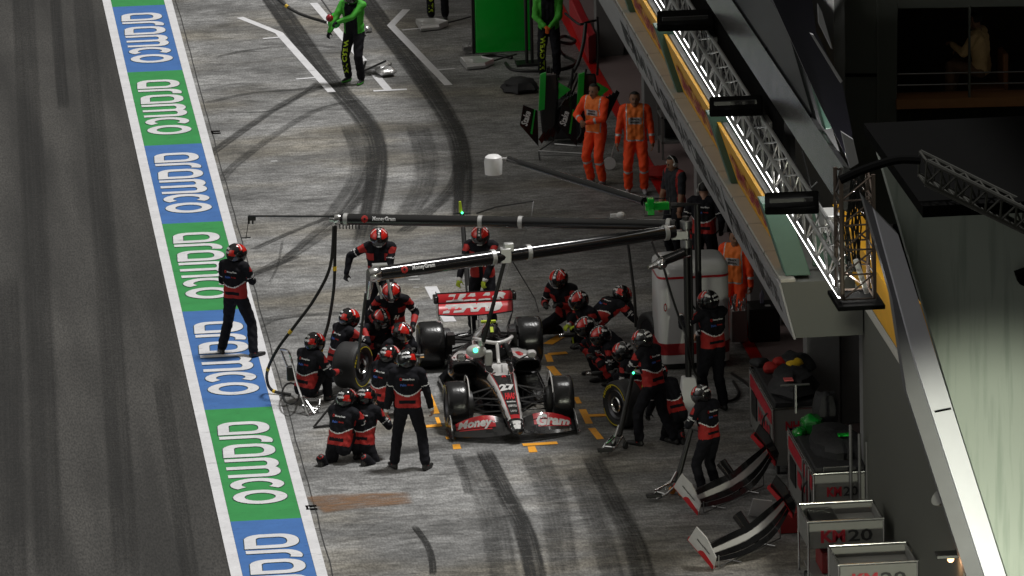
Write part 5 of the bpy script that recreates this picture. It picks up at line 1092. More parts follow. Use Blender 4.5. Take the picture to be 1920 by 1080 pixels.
# guest in the lit room
_q = aty(1835, 128, YF + 1.0)
person(0, 0, 62, 'guest in pale clothes seated behind the dim window at upper right', at_=Vector((_q.x + .05, _q.y, _q.z - .50)), sch='guest', gear='hair', pz=.50, lean=6, feet=((-.12, .45, 0), (.12, .5, 0)), kp=((0, 1, 1), (0, 1, 1)), hands=((-.1, .40, .82), (.12, .35, .70)), head=(0, 8))
m = M(); m.box((_q.x + .10, _q.y, _q.z - .30), (.5, .5, .08)); m.box((_q.x + .36, _q.y, _q.z - .02), (.08, .5, .55)); m.lathe((_q.x + .1, _q.y, _q.z - .52), (0, 0, 1), [(0, .2), (.02, .03), (.2, .03)], 12); tag(m.build('lounge_chair', pm('chair_brown', (.2, .08, .03), .6), bevel=.02), 'brown chair under the seated guest behind the window', 'chair')
# ================================================================== PIT GANTRY, HOSES, TOOLS
def W(px, py, z): return atz(px, py, z)
def rel(m, o): m.v = [p - o for p in m.v]; return m
GB = W(1292, 776, 0); GA = empty('pit_gantry', GB, 0, 'black boom gantry with two lettered booms reaching over the racing car', 'gantry')
T0 = Vector((GB.x, GB.y, 2.80))
m = M(); m.ring_loft([[GB + Vector((x * a, y * a, z)) for x, y in ((-1, -1), (1, -1), (1, 1), (-1, 1))] for a, z in ((.155, .02), (.15, .05), (.10, .56), (.085, .58))]); m.box(GB + Vector((0, 0, .015)), (.36, .36, .03)); rel(m, GB).build('base_cover', white, GA, bevel=.01)
m = M(); m.tube([GB + Vector((0, 0, .5)), T0 + Vector((0, 0, .25))], .048, 14); m.tube([GB + Vector((.07, 0, .75)), T0 + Vector((.07, 0, -.1))], .022, 8); rel(m, GB).build('post', black_p, GA)
m = M(); m.lathe(T0 - Vector((0, 0, .22)), (0, 0, 1), [(0, .05), (0, .085), (.12, .085), (.13, .06), (.28, .06), (.29, .09), (.40, .09), (.42, .05)], 18); m.box(T0 + Vector((-.10, -.02, -.02)), (.24, .14, .12)); rel(m, GB).build('pivot', steel, GA)
E1 = W(640, 411, 2.80); E2 = W(712, 513, 2.74); S1 = T0 + Vector((-.14, .10, .10)); S2 = T0 + Vector((-.18, -.05, .04))
for a, b, r_, nm in ((S1, E1, .086, 'boom'), (S2, E2, .106, 'boom')):
    m = M(); m.tube([a, a.lerp(b, .5), b], [r_ * .92, r_, r_], 20); bo = rel(m, GB).build(nm, pm('boom_carbon', (.012, .012, .013), .18, coat=.5), GA, ang=60)
    d = (b - a).normalized()
    for t in ((.02, .0), (.46, .0), (.58, .0), (.985, .0)) if a is S1 else ((.03, 0), (.50, 0), (.62, 0)):
        m = M(); c = a.lerp(b, t[0]); m.lathe(c, d, [(-.035, r_ + .002), (-.03, r_ + .012), (.03, r_ + .012), (.035, r_ + .002)], 20); rel(m, GB).build('boom_collar', alu, GA)
    bv = bvh_of([bo]); up_ = Vector((0, -.45, .9)); f0 = onto(bv, (0, 1, -.35), .004, 1); f = lambda q: f0(q)
    c = a.lerp(b, .90 if a is S1 else .885) - GB; ud = -d; nrm = Vector((0, -1, .35)).normalized(); vv = nrm.cross(ud).normalized(); vv = vv if vv.z > 0 else -vv
    m = M(); add_text(m, 'MoneyGram', c + ud * .14, ud, vv, .36, .085, .03, 0, f); m.build('boom_lettering', white_cloth, GA, smooth=False)
    m = M(); add_text(m, 'O', c - ud * .16, ud, vv, .11, .12, .09, 0, f); m.build('boom_emblem', suit_r, GA, smooth=False)
m = M(); d1 = (E1 - S1).normalized(); m.lathe(E1 - d1 * .0, d1, [(0, .07), (.03, .085), (.09, .085), (.11, .05), (.17, .05), (.18, .03)], 16); rel(m, GB).build('boom_end_fitting', chrome, GA)
m = M(); m.lathe(E2, (E2 - S2).normalized(), [(0, .10), (.02, .115), (.12, .115), (.18, .09), (.20, .03)], 16); m.tube([E2 + Vector((-.14, 0, 0)), E2 + Vector((-.16, 0, -.2)), W(690, 560, 2.35)], [.06, .05, .03], 10); rel(m, GB).build('boom_end_fitting', chrome, GA)
m = M(); m.tube([W(722, 505, 2.74), W(735, 560, 2.3)], .02, 8); m.tube([W(700, 505, 2.76), W(716, 560, 2.35)], .018, 8); m.box(W(712, 498, 2.84), (.22, .12, .05)); rel(m, GB).build('boom_bracket', alu, GA)
m = M()
for k in range(7): q = W(637 + k * 6, 421, 2.72); m.tube([q, q - Vector((0, 0, .07))], .010, 5)
rel(m, GB).build('valve_row', black_p, GA)
m = M(); L0_ = W(466, 405, 2.80); m.tube([E1 + Vector((-.1, 0, .05)), L0_], .014, 6); m.tube([L0_, W(465, 420, 2.68), W(461, 448, 2.45)], .006, 5); m.tube([W(452, 446, 2.46), W(470, 445, 2.46)], .010, 5); m.box(W(472, 409, 2.76), (.12, .05, .07)); m.tube([W(467, 412, 2.74), W(467, 420, 2.68)], .014, 5); m.tube([W(474, 412, 2.74), W(474, 420, 2.68)], .014, 5); rel(m, GB).build('outrigger_rod', black_p, GA)
m = M(); q = W(893, 400, 2.86); m.tube([q, W(930, 388, 2.95), W(1000, 377, 3.0)], .012, 6); m.tube([W(1000, 377, 3.0), W(996, 410, 2.8), W(983, 440, 2.8), W(972, 470, 2.8)], .005, 5); m.tube([W(955, 480, 2.74), W(985, 530, 2.3), W(1003, 560, 2.1), W(1010, 585, 1.95)], .009, 5); rel(m, GB).build('aerial', black_p, GA)
# short lower boom with ball joint
m = M(); A3 = T0 + Vector((-.05, -.1, -.28)); B3 = W(1242, 490, 2.42); m.tube([A3, B3], .075, 16); rel(m, GB).build('lower_boom', pm('boom_carbon', (.012, .012, .013), .18, coat=.5), GA)
m = M(); m.sphere(W(1240, 494, 2.40), .095, 16, 10); m.tube([W(1236, 494, 2.40), W(1216, 502, 2.36)], [.07, .03], 12); m.tube([A3 + Vector((.1, 0, -.05)), B3 + Vector((.08, 0, -.02))], .014, 6); rel(m, GB).build('ball_joint', chrome, GA)
m = M(); m.sphere(W(1164, 403, 2.95), .05, 12, 8, (1.4, 1, 1)); m.box(W(1152, 404, 2.93), (.12, .05, .05)); rel(m, GB).build('gantry_camera', white, GA)
# signal light hanging over the cockpit
SL = W(903, 658, 1.30); m = M(); m.box(W(948, 478, 2.80), (.16, .16, .22)); m.box(W(948, 478, 2.80) + Vector((.05, 0, .12)), (.14, .12, .12)); rel(m, GB).build('arm_clamp', alu, GA, bevel=.01)
SO = empty('signal_light', SL, 0, 'pale round signal light with a green lamp hanging over the cockpit from the boom', 'signal light')
m = M(); m.tube([W(946, 490, 2.66), W(925, 570, 2.05), W(906, 640, 1.45)], [.030, .030, .036], 10); rel(m, SL).build('arm', black_p, SO)
m = M(); m.tube([W(958, 490, 2.66), W(940, 545, 2.25)], .010, 6); rel(m, SL).build('stay', steel, SO)
m = M(); m.sphere((-.08, 0, 0), .14, 20, 12, (1.1, .8, .72)); m.box((.10, .0, -.11), (.11, .12, .22)); m.build('housing', pm('housing_grey', (.45, .46, .44), .35, coat=.3), SO, bevel=.02)
m = M(); m.lathe((-.10, -.10, .04), (0, -1, .4), [(0, .035), (.014, .03)], 12); m.build('green_lamp', pm('lamp_green', (.05, .9, .3), .3, emit=(.05, 1, .35), estr=5), SO)
m = M(); m.lathe((0, 0, .12), (0, 0, 1), [(-.03, .05), (.05, .045), (.06, .02)], 12); m.build('neck', alu, SO)
# hoses
def hose(pts, r_, lab, tapes=(), grp='air hoses hanging from the booms'):
    P = smooth_path([W(*p) for p in pts], 6); m = M(); m.tube(P, r_, 8); o = m.build('air_hose', black_p); tag(o, lab, 'hose', grp)
    for t in tapes:
        i = int(t * (len(P) - 2)); m = M(); m.tube([P[i], P[i].lerp(P[i + 1], .8)], r_ + .006, 8); m.build('hose_tape', yellow_t, o)
hose([(626, 424, 2.7), (619, 500, 2.1), (590, 560, 1.6), (552, 612, 1.15), (522, 652, .8), (503, 690, .45), (501, 715, .2), (512, 733, .06), (545, 740, .03)], .024, 'black hose swinging left from the far boom end down to the white line', (.42, .64, .9))
hose([(629, 424, 2.7), (628, 480, 2.2), (626, 540, 1.7), (617, 600, 1.15), (606, 640, .85), (600, 672, .5)], .024, 'black hose hanging straight down from the far boom end', (.28, .9))
hose([(686, 548, 2.4), (680, 600, 1.9), (674, 650, 1.4), (672, 690, .9)], .022, 'black hose hanging from the near boom end by the held tyre')
hose([(1175, 440, 2.7), (1183, 500, 2.2), (1190, 560, 1.7), (1192, 612, 1.2)], .022, 'black hose hanging on the right side between the crouching men')
hose([(1218, 440, 2.6), (1228, 470, 2.4), (1236, 482, 2.4)], .018, 'short black hose at the lower boom joint')
hose([(1244, 500, 2.3), (1258, 550, 1.9), (1275, 600, 1.5), (1290, 640, 1.2), (1300, 690, .75), (1312, 712, .55)], .018, 'black hose hanging in front of the white tool tower')
hose([(1375, 715, .03), (1385, 735, .03), (1378, 748, .03), (1362, 752, .03), (1352, 742, .03)], .022, 'loop of black hose lying on the ground behind the right standing man', (), 'hoses on the ground')
hose([(1372, 700, .03), (1395, 715, .03), (1418, 735, .03), (1440, 745, .03)], .022, 'black hose running along the ground to the first trolley', (), 'hoses on the ground')
# ---------------- loose tyres
def loose_tyre(px, py, axdeg, lab, grp='spare tyres held by the crew', wd=.385, tilt=0):
    b = W(px, py, 0); o = empty('racing_slick', b, math.radians(axdeg), lab, 'tyre', grp)
    w_ = wheel('wheel_part', o, 0, 0, wd, 1, tread=rubber_m); ch = list(w_.children)
    for c in ch: c.parent = o; c.location = (0, 0, .36)
    bpy.data.objects.remove(w_)
    m = M()
    for i, c in enumerate('PIRELLI'):
        a = math.radians(165 - i * 9); cc = Vector((wd / 2 + .004, math.cos(a) * .292, .36 + math.sin(a) * .292)); u = Vector((0, math.sin(a), -math.cos(a))); add_text(m, c, cc, u, Vector((0, math.cos(a), math.sin(a))), .034, .045, .04)
    m.build('tyre_lettering', tyre_y, o, smooth=False)
    m = M(); m.lathe((wd / 2 - .03, 0, .36), (1, 0, 0), [(0, .12), (.012, .125), (.02, .11), (0, .10)], 20); m.build('wheel_nut_ring', chrome, o); return o
loose_tyre(662, 728, -32, 'large spare tyre with yellow sidewall marks standing left of the racing car')
loose_tyre(1170, 800, 206, 'spare tyre with a yellow stripe held upright beside the right front wheel', wd=.32)
loose_tyre(1232, 668, 20, 'dark worn tyre behind the crouching right side crew', wd=.385)
# ---------------- wheel guns
def wheel_gun(px, py, z, rz, lab):
    b = W(px, py, z); o = empty('wheel_gun', b, math.radians(rz), lab, 'wheel gun', 'wheel guns held by the crew'); o.scale = (.8, .7, .8)
    m = M(); m.lathe((0, -.12, 0), (0, 1, 0), [(0, .03), (.02, .045), (.18, .048), (.24, .035), (.26, .03)], 14); m.build('body', black_p, o)
    m = M(); m.lathe((0, .14, 0), (0, 1, 0), [(0, .036), (.09, .042), (.10, .03)], 14); m.build('socket', chrome, o)
    m = M(); m.tube([(0, -.06, -.02), (0, -.08, -.17)], [.022, .018], 8); m.build('grip', hiviz if 'yellow' in lab else black_p, o)
wheel_gun(598, 700, .14, -70, 'black wheel gun resting low in front of the seated left crew member')
wheel_gun(775, 668, .42, -90, 'black wheel gun at the left rear wheel of the car')
wheel_gun(742, 712, .40, -60, 'black wheel gun near the left front wheel')
wheel_gun(1068, 628, .38, 90, 'wheel gun with a yellow grip near the right rear wheel')
wheel_gun(1120, 700, .40, 90, 'black wheel gun held by the middle right side crew')
# ---------------- jacks
def jack(base, top, z_top, lab, wheelm, glow=False, z0=.18):
    b = W(base[0], base[1], 0); o = empty('car_jack', b, 0, lab, 'jack'); t = W(top[0], top[1], z_top) - b
    d = Vector((t.x, t.y, 0)); d = d.normalized() if d.length > .05 else Vector((0, -1, 0)); s = Vector((-d.y, d.x, 0))
    m = M(); m.tube([Vector((0, 0, z0)) + d * .05, t], [.045, .035], 12); m.build('handle', black_p, o)
    m = M()
    for k in (-1, 1): m.tube([s * k * .08 + Vector((0, 0, .20)), s * k * .10 - d * .25 + Vector((0, 0, .10)), s * k * .06 - d * .42 + Vector((0, 0, .05))], .018, 8); m.tube([s * k * .08 + Vector((0, 0, .20)), s * k * .1 + d * .08 + Vector((0, 0, .06))], .02, 8)
    m.tube([s * .10 - d * .25 + Vector((0, 0, .10)), -s * .10 - d * .25 + Vector((0, 0, .10))], .014, 8); m.tube([Vector((0, 0, .22)), -d * .38 + Vector((0, 0, .16))], .016, 8); m.tube([d * .05 + Vector((0, 0, .35)), -d * .15 + Vector((0, 0, .12))], .02, 8); m.build('lifting_frame', chrome, o)
    m = M(); m.box(-d * .40 + Vector((0, 0, .09)), (.22, .10, .05)); m.build('lifting_pad', black_p, o, bevel=.01)
    for k in (-1, 1): m = M(); m.lathe(s * k * .10 + d * .06 + Vector((0, 0, .055)), s, [(-.02, .03), (-.02, .055), (.02, .055), (.02, .03)], 16); m.build('wheel', wheelm, o)
    m = M(); m.tube([t + s * .14, t - s * .14], .014, 8); m.build('cross_grip', black_p, o)
    if glow: m = M(); m.sphere(t + Vector((0, -.05, .02)), .018, 8, 6); m.build('indicator', pm('lamp_green', (.05, .9, .3), .3, emit=(.05, 1, .35), estr=5), o)
    return o
jack((1158, 842), (1187, 700), 1.02, 'front jack with chrome frame and dark upright handle right of the car nose', rubber_m, True)
jack((1264, 930), (1296, 805), .92, 'spare jack with an orange wheel standing right of the pit box', pm('wheel_orange', (.7, .25, .03), .5))
jr = jack((880, 578), (866, 400), 1.35, 'rear jack with long upright handle behind the rear wing', rubber_m, True)
t = W(864, 398, 1.37) - jr.location; m = M(); m.tube([t, t + Vector((-.01, 0, .18))], [.03, .02], 8); m.build('yellow_tip', hiviz, jr)
# ---------------- tubular stand with hoop beside the seated man, and black tripod
b = W(580, 775, 0); o = empty('tubular_stand', b, 0, 'chrome tubular stand with a hoop handle beside the white line', 'stand'); m = M()
Q = lambda x, y, z: W(x, y, z) - b
m.tube(smooth_path([Q(526, 655, .85), Q(540, 658, .88), Q(548, 680, .7), Q(556, 715, .45), Q(566, 745, .25)], 4), .016, 8); m.tube([Q(526, 655, .85), Q(540, 690, .58)], .016, 8)
m.tube([Q(566, 745, .25), Q(578, 776, .02)], .02, 8); m.tube([Q(566, 745, .25), Q(600, 752, .10)], .014, 8)
for a, c in (((566, 760, .12), (578, 778, .02)), ((578, 778, .02), (598, 768, .05)), ((598, 768, .05), (566, 760, .12)), ((572, 748, .2), (590, 775, .03)), ((598, 768, .05), (600, 748, .16)), ((600, 748, .16), (566, 748, .22)), ((586, 770, .05), (640, 758, .10)), ((590, 762, .10), (642, 752, .14))): m.tube([Q(*a), Q(*c)], .013, 7)
m.build('frame', chrome, o); m = M(); P = [Q(545 + 16 * math.cos(a), 738 + 20 * math.sin(a), .18) for a in [2 * PI * k / 16 for k in range(17)]]; m.tube(P, .016, 6); m.build('wheel_hoop', black_p, o); m = M(); m.box(Q(545, 700, .5), (.12, .1, .22)); m.build('control_box', black_p, o, bevel=.02)
b = W(590, 800, 0); m = M(); Q = lambda x, y, z: W(x, y, z)
for a, c in (((588, 801, .02), (636, 742, .40)), ((588, 801, .02), (640, 796, .03)), ((636, 742, .40), (640, 796, .03)), ((632, 750, .38), (628, 785, .06))): m.tube([Q(*a), Q(*c)], .018, 7)
tag(m.build('folding_stand', black_p), 'low black tube stand on the ground left of the kneeling pair', 'stand')
# ---------------- white tool tower
b = W(1304, 692, 0); o = empty('tool_tower', b, .015, 'tall white rounded tool tower with red bands behind the right side crew', 'cabinet')
wd, dp, ht = 1.10, .85, 1.70
def rbox(m, x0, x1, y0, y1, z0, z1, r, n=5, rt=None):
    out = []
    for cx, cy, a0 in ((x1 - r, y1 - r, 0), (x0 + r, y1 - r, 90), (x0 + r, y0 + r, 180), (x1 - r, y0 + r, 270)):
        for k in range(n + 1): a = math.radians(a0 + 90 * k / n); out.append((cx + r * math.cos(a), cy + r * math.sin(a)))
    rt = rt or 0; lv = [(z0, 0), (z1 - rt, 0)] + ([(z1 - rt + rt * math.sin(math.radians(t)), rt * (1 - math.cos(math.radians(t)))) for t in (30, 60, 90)] if rt else [(z1, 0)]); cx, cy = (x0 + x1) / 2, (y0 + y1) / 2
    m.ring_loft([[Vector((x - math.copysign(ins, x - cx) * (1 if abs(x - cx) > 1e-6 else 0), y - math.copysign(ins, y - cy), z)) for x, y in out] for z, ins in lv])
tw_w = pm('tower_white', (.62, .62, .62), .3, coat=.4, var=.05)
m = M(); rbox(m, -wd / 2, wd / 2, 0, dp, .10, ht, .14, rt=.12); m.build('shell', tw_w, o)
m = M(); rbox(m, -wd / 2 - .006, wd / 2 + .006, -.006, dp + .006, .24, .42, .145); m.build('red_band', pm('band_red_dark', (.30, .01, .015), .4), o)
m = M(); rbox(m, -wd / 2 - .005, wd / 2 + .005, -.005, dp + .005, 1.44, 1.475, .145); m.build('red_line', car_red, o)
m = M(); rbox(m, -wd / 2 + .05, wd / 2 - .05, .05, dp - .05, .02, .11, .1); m.build('plinth', black_p, o)
m = M(); add_text(m, 'NI', (.02, -.007, 1.0), (1, 0, 0), (0, 0, 1), .28, .30, -.01); m.build('tower_lettering', blk_ink, o, smooth=False)
m = M(); add_text(m, 'O', (-.45, -.002, 1.0), (1, 0, 0), (0, 0, 1), .05, .14, .03); m.build('tower_emblem', suit_r, o, smooth=False)
m = M(); m.box((.1, -.05, .92), (.34, .08, .05)); m.box((-.02, -.08, .86), (.12, .1, .12)); m.tube([(-.12, -.1, .9), (-.22, -.15, .86)], .03, 8); m.box((.22, -.03, .60), (.34, .05, .30)); m.build('fittings', pm('fitting_grey', (.3, .3, .3), .4), o, bevel=.01)
# ---------------- trolleys
def trolley(px, py, wd, dp, ht, name, lab, front_txt, side_txt=None, rz=0.0, legs=False, rails=False):
    b = W(px, py, 0); o = empty(name, b, rz, lab, 'trolley')       # origin: front left corner on the ground
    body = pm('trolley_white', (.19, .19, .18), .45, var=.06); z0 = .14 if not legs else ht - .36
    m = M(); t_ = .025
    if legs:
        m.box((wd / 2, .012, z0 + .18), (wd, t_, .36)); m.box((wd / 2, dp, z0 + .18), (wd, t_, .36)); m.box((.0125, dp / 2, z0 + .18), (t_, dp - .03, .36)); m.box((wd - .0125, dp / 2, z0 + .18), (t_, dp - .03, .36)); m.box((wd / 2, dp / 2, ht - .14), (wd - .06, dp - .06, .02))
        m.box((wd / 2, dp / 2, .25), (wd - .1, dp - .1, .02))
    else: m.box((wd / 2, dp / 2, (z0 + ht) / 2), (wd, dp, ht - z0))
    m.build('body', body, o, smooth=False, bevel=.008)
    m = M(); z = ht + .02
    m.tube([(0, 0, z), (wd, 0, z), (wd, dp, z), (0, dp, z), (0, 0, z)], .018, 8)
    for x, y in ((0, 0), (wd, 0), (wd, dp), (0, dp)): m.tube([(x, y, .10), (x, y, z)], .018, 8)
    m.build('chrome_frame', chrome, o)
    for x, y in ((.08, .1), (wd - .08, .1), (.08, dp - .1), (wd - .08, dp - .1)): m = M(); m.lathe((x - .02, y, .06), (1, 0, 0), [(0, .03), (0, .06), (.04, .06), (.04, .03)], 14); m.build('castor', rubber_m, o)
    cx = wd * .5
    m = M(); k_ = 1.25 if legs else 1; zt_ = ht - (.19 if legs else .24); add_text(m, front_txt[0], (cx - wd * .14 * k_, -.016, zt_), (1, 0, 0), (0, 0, 1), wd * .26 * k_, .14 * k_, .04); m.build('front_lettering', pm('plate_red', (.42, .015, .03), .5), o, smooth=False)
    m = M(); add_text(m, front_txt[1], (cx + wd * .15 * k_, -.016, zt_), (1, 0, 0), (0, 0, 1), wd * .26 * k_, .14 * k_, .02); m.build('front_number', blk_ink, o, smooth=False)
    if side_txt:
        m = M(); m.box((-.010, dp * .5, ht - .14), (.012, dp * .92, .18)); m.build('side_stripe', pm('plate_red', (.42, .015, .03), .5), o, smooth=False)
        m = M(); add_text(m, side_txt, (-.018, dp * .35, ht - .42), (0, -1, 0), (0, 0, 1), dp * .5, .22, .05); m.build('side_lettering', pm('plate_red', (.42, .015, .03), .5), o, smooth=False)
        m = M(); m.tube(smooth_path([(-.03, dp * .15, .3), (-.10, dp * .15, .5), (-.10, dp * .15, .75), (-.03, dp * .15, .85)], 3), .014, 6); m.build('side_handle', black_p, o); m = M(); m.box((-.012, dp * .8, .55), (.012, dp * .22, .35)); m.build('side_hatch', black_p, o)
    return o
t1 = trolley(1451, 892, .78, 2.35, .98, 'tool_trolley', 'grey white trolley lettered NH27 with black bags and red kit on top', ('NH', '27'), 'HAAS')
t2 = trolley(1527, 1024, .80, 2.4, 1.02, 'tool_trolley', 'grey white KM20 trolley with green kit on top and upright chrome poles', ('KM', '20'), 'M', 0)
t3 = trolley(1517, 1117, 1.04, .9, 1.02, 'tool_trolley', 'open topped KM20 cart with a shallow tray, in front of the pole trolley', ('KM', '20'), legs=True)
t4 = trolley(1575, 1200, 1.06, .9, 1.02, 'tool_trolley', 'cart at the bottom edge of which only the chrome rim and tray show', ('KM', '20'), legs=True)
m = M(); m.box((.28, .45, .94), (.36, .7, .12)); m.build('black_case', black_p, t3, bevel=.02)
for c_, lab in ((t3, 'dark red crate on the lower shelf of the open topped cart'), (t2, 'dark red toolbox on the floor beside the pole trolley')):
    m = M(); off = Vector((.55, .4, .42)) if c_ is t3 else Vector((-.25, .9, .16)); m.box((0, 0, 0), (.7, .6, .3) if c_ is t3 else (.3, .5, .3)); m.box((0, 0, .17), (.2, .05, .04)); tag(m.build('red_crate', pm('crate_red', (.22, .01, .012), .45), loc=c_.location + off, bevel=.01), lab, 'crate')
m = M()
for x, y, h in ((.02, .5, .5), (.02, .25, .55), (.02, .8, .5)): m.tube([(-.03, y, .1), (-.03, y, 1.05)], .018, 8)
for k, (x, h) in enumerate(((.52, 1.75), (.64, 1.62), (.74, 1.50), (.86, 1.36))): m.tube([(x, -.05 - k * .02, .2), (x, -.05 - k * .02, h)], .022, 8)
m.build('chrome_poles', steel, t2)
m = M(); m.tube([(.15, .05, 1.05), (.15, .05, 1.12), (.55, .05, 1.12), (.55, .05, 1.05)], .012, 6); m.build('push_handle', chrome, t2)
def lump(m, c, r, sc_, seed):
    rnd = random.Random(seed); c = Vector(c); n0 = len(m.v); m.sphere(c, r, 14, 9, sc_)
    for i in range(n0, len(m.v)):
        d = m.v[i] - c; k = 1 + .16 * math.sin(d.x * 23 + seed) * math.sin(d.y * 19 + seed * 2) + .10 * math.sin(d.z * 31 + seed) + rnd.uniform(-.03, .03); m.v[i] = c + d * k
bagm = pm('bag_black', (.015, .015, .017), .7, bump=.6, bscale=12)
def bag(par, c, r, sc_, mat, name, lab, cat, seed):
    m = M(); lump(m, (0, 0, 0), r, sc_, seed); p = Matrix.Translation(par.location) @ Matrix.Rotation(par.rotation_euler.z, 4, 'Z') @ Vector(c); return tag(m.build(name, mat, loc=p), lab, cat)
m = M(); m.box((.39, 1.2, 1.03), (.70, 2.2, .09)); m.build('top_mat', bagm, t1, bevel=.02); m = M(); m.box((.40, 1.2, 1.06), (.72, 2.2, .08)); m.build('top_mat', bagm, t2, bevel=.02)
bag(t1, (.40, .75, 1.17), .42, (.85, 1.5, .45), bagm, 'kit_bag', 'large black bag with a pink tag on the NH27 trolley', 'bag', 3)
m = M(); m.box(t1.location + Vector((.28, .35, 1.34)), (.13, .14, .02)); tag(m.build('bag_tag', pm('tag_pink', (.7, .12, .12), .6)), 'small pink tag lying on the black bag', 'tag')
for k, (c, mt, lab) in enumerate((((.22, 1.75, 1.14), suit_r, 'red glove bundle on the NH27 trolley, nearer the front'), ((.42, 2.05, 1.14), suit_r, 'red kit bundle on the NH27 trolley, at the far end'), ((.60, 1.9, 1.15), yellow_t, 'yellow and red glove on the NH27 trolley'), ((.12, 2.2, 1.12), bagm, 'black glove at the far left corner of the NH27 trolley'))): bag(t1, c, .11, (1.2, 1.3, .7), mt, 'kit_bundle', lab, 'gloves', k + 5)
bag(t1, (.62, 2.1, 1.10), .30, (1, 1.2, .5), bagm, 'kit_bag', 'black bag at the far end of the NH27 trolley', 'bag', 9)
bag(t2, (.48, 1.15, 1.18), .40, (.95, 1.9, .42), bagm, 'kit_bag', 'long black bag with a green label on the pole trolley', 'bag', 11)
m = M(); m.box(t2.location + Vector((.55, .8, 1.37)), (.16, .10, .02)); tag(m.build('bag_label', green_p), 'small green label on the black bag of the pole trolley', 'label')
bag(t2, (.28, 2.0, 1.20), .17, (1.0, 1.1, 1.0), pm('green_kit', (.005, .17, .02), .25, coat=.5), 'kit_bundle', 'glossy green helmet bag on the pole trolley', 'bag', 12); bag(t2, (.08, 1.9, 1.12), .09, (1.2, 1, .9), pm('green_kit', (.005, .17, .02), .25, coat=.5), 'kit_bundle', 'small green bundle with yellow at the corner of the pole trolley', 'bag', 13)
bag(t2, (.52, 2.2, 1.34), .24, (.8, .9, 1.3), bagm, 'kit_bag', 'tall black bag standing at the far end of the pole trolley', 'bag', 14)
m = M(); q = t2.location; m.tube([q + Vector((.1, 2.3, 1.3)), q + Vector((.1, 2.3, 1.72))], .02, 6); m.tube([q + Vector((-.12, 2.3, 1.72)), q + Vector((.3, 2.3, 1.72))], .018, 6); tag(m.build('tee_handle', steel), 'steel tee handle rising behind the green bag', 'handle')
# ---------------- spare front wings on stands
def spare_wing(px, py, rz, tiltx, lab, s_=1.0):
    b = W(px, py, 0); o = empty('spare_front_wing', b, math.radians(rz), lab, 'spare wing', 'spare front wings on stands'); R_ = Matrix.Rotation(math.radians(tiltx), 4, 'X'); T_ = Matrix.Translation((0, 0, .30)) @ R_ @ Matrix.Rotation(math.radians(-18), 4, 'Y')
    for k in range(4):
        m = M(); m.T = T_; xs = [-.95 + 1.9 * i / 16 for i in range(17)]; le = []; te = []
        for x in xs:
            y0, z0 = fw_curve(max(.1, abs(x)), k + .05); y1, z1 = fw_curve(max(.1, abs(x)), k + .93); le.append((x, y0 + 2.5, z0)); te.append((x, y1 + 2.5, z1))
        curve_plate(m, le, te, .014); m.build('wing_element', car_white if k == 2 else carbon, o, ang=50)
    for sgn in (-1, 1):
        m = M(); m.T = T_; m.prism([(sgn * .96, -.12, .0), (sgn * .96, -.06, .30), (sgn * .955, .30, .46), (sgn * .96, .58, .44), (sgn * .985, .60, .02)], (sgn * .02, 0, 0)); m.build('endplate', car_white if sgn < 0 else carbon, o, smooth=False)
        m = M(); m.T = T_; m.prism([(sgn * .983, -.12, -.005), (sgn * .983, -.09, .08), (sgn * .983, .2, .14), (sgn * .988, .62, .10), (sgn * .99, .62, -.005)], (sgn * .008, 0, 0)); m.prism([(sgn * .940, -.125, -.01), (sgn * .940, -.09, .075), (sgn * .94, .2, .13), (sgn * .94, .62, .09), (sgn * .94, .62, -.01)], (sgn * .012, 0, 0)); m.build('endplate_red', car_red, o, smooth=False)
        m = M(); m.T = T_; add_text(m, 'MoneyGram', (sgn * .996, .26, .24), (0, -sgn * -1, 0), (0, 0, 1), .36, .05, .05); m.build('endplate_lettering', blk_ink, o, smooth=False)
    m = M(); m.T = T_; m.ring_loft([sect(y, a, b_, c, p, 18) for y, a, b_, c, p in [(-.20, .03, .08, .12, 2), (-.14, .07, .06, .15, 2.4), (.15, .09, .08, .2, 2.6), (.45, .10, .1, .24, 2.8)]]); m.build('nose', carbon, o)
    m = M()
    for x in (-.5, .5): m.tube([(x, -.2, .04), (x, .5, .04), (x, .5, .30)], .014, 6)
    m.tube([(-.9, 0, .04), (.9, 0, .04)], .014, 6); m.tube([(-.5, .5, .30), (.5, .5, .30)], .014, 6); m.tube([(-.9, 0, .04), (-.9, 0, .25)], .012, 6); m.tube([(.9, 0, .04), (.9, 0, .25)], .012, 6); m.build('stand', steel, o)
    o.scale = (.90, .72, .80); return o
spare_wing(1376, 940, 50, 40, 'spare white and black front wing on a stand, nearer the NH27 trolley', .9)
spare_wing(1406, 1040, 50, 40, 'spare white and black front wing on a stand at the bottom of the frame', .9)
m = M(); P = [W(1404, 966, .02), W(1440, 972, .02), W(1448, 940, .45), W(1412, 936, .45)]; m.prism(P, (0, .05, 0)); tag(m.build('white_panel', car_white, smooth=False), 'small white bodywork panel standing between the two spare wings', 'panel')
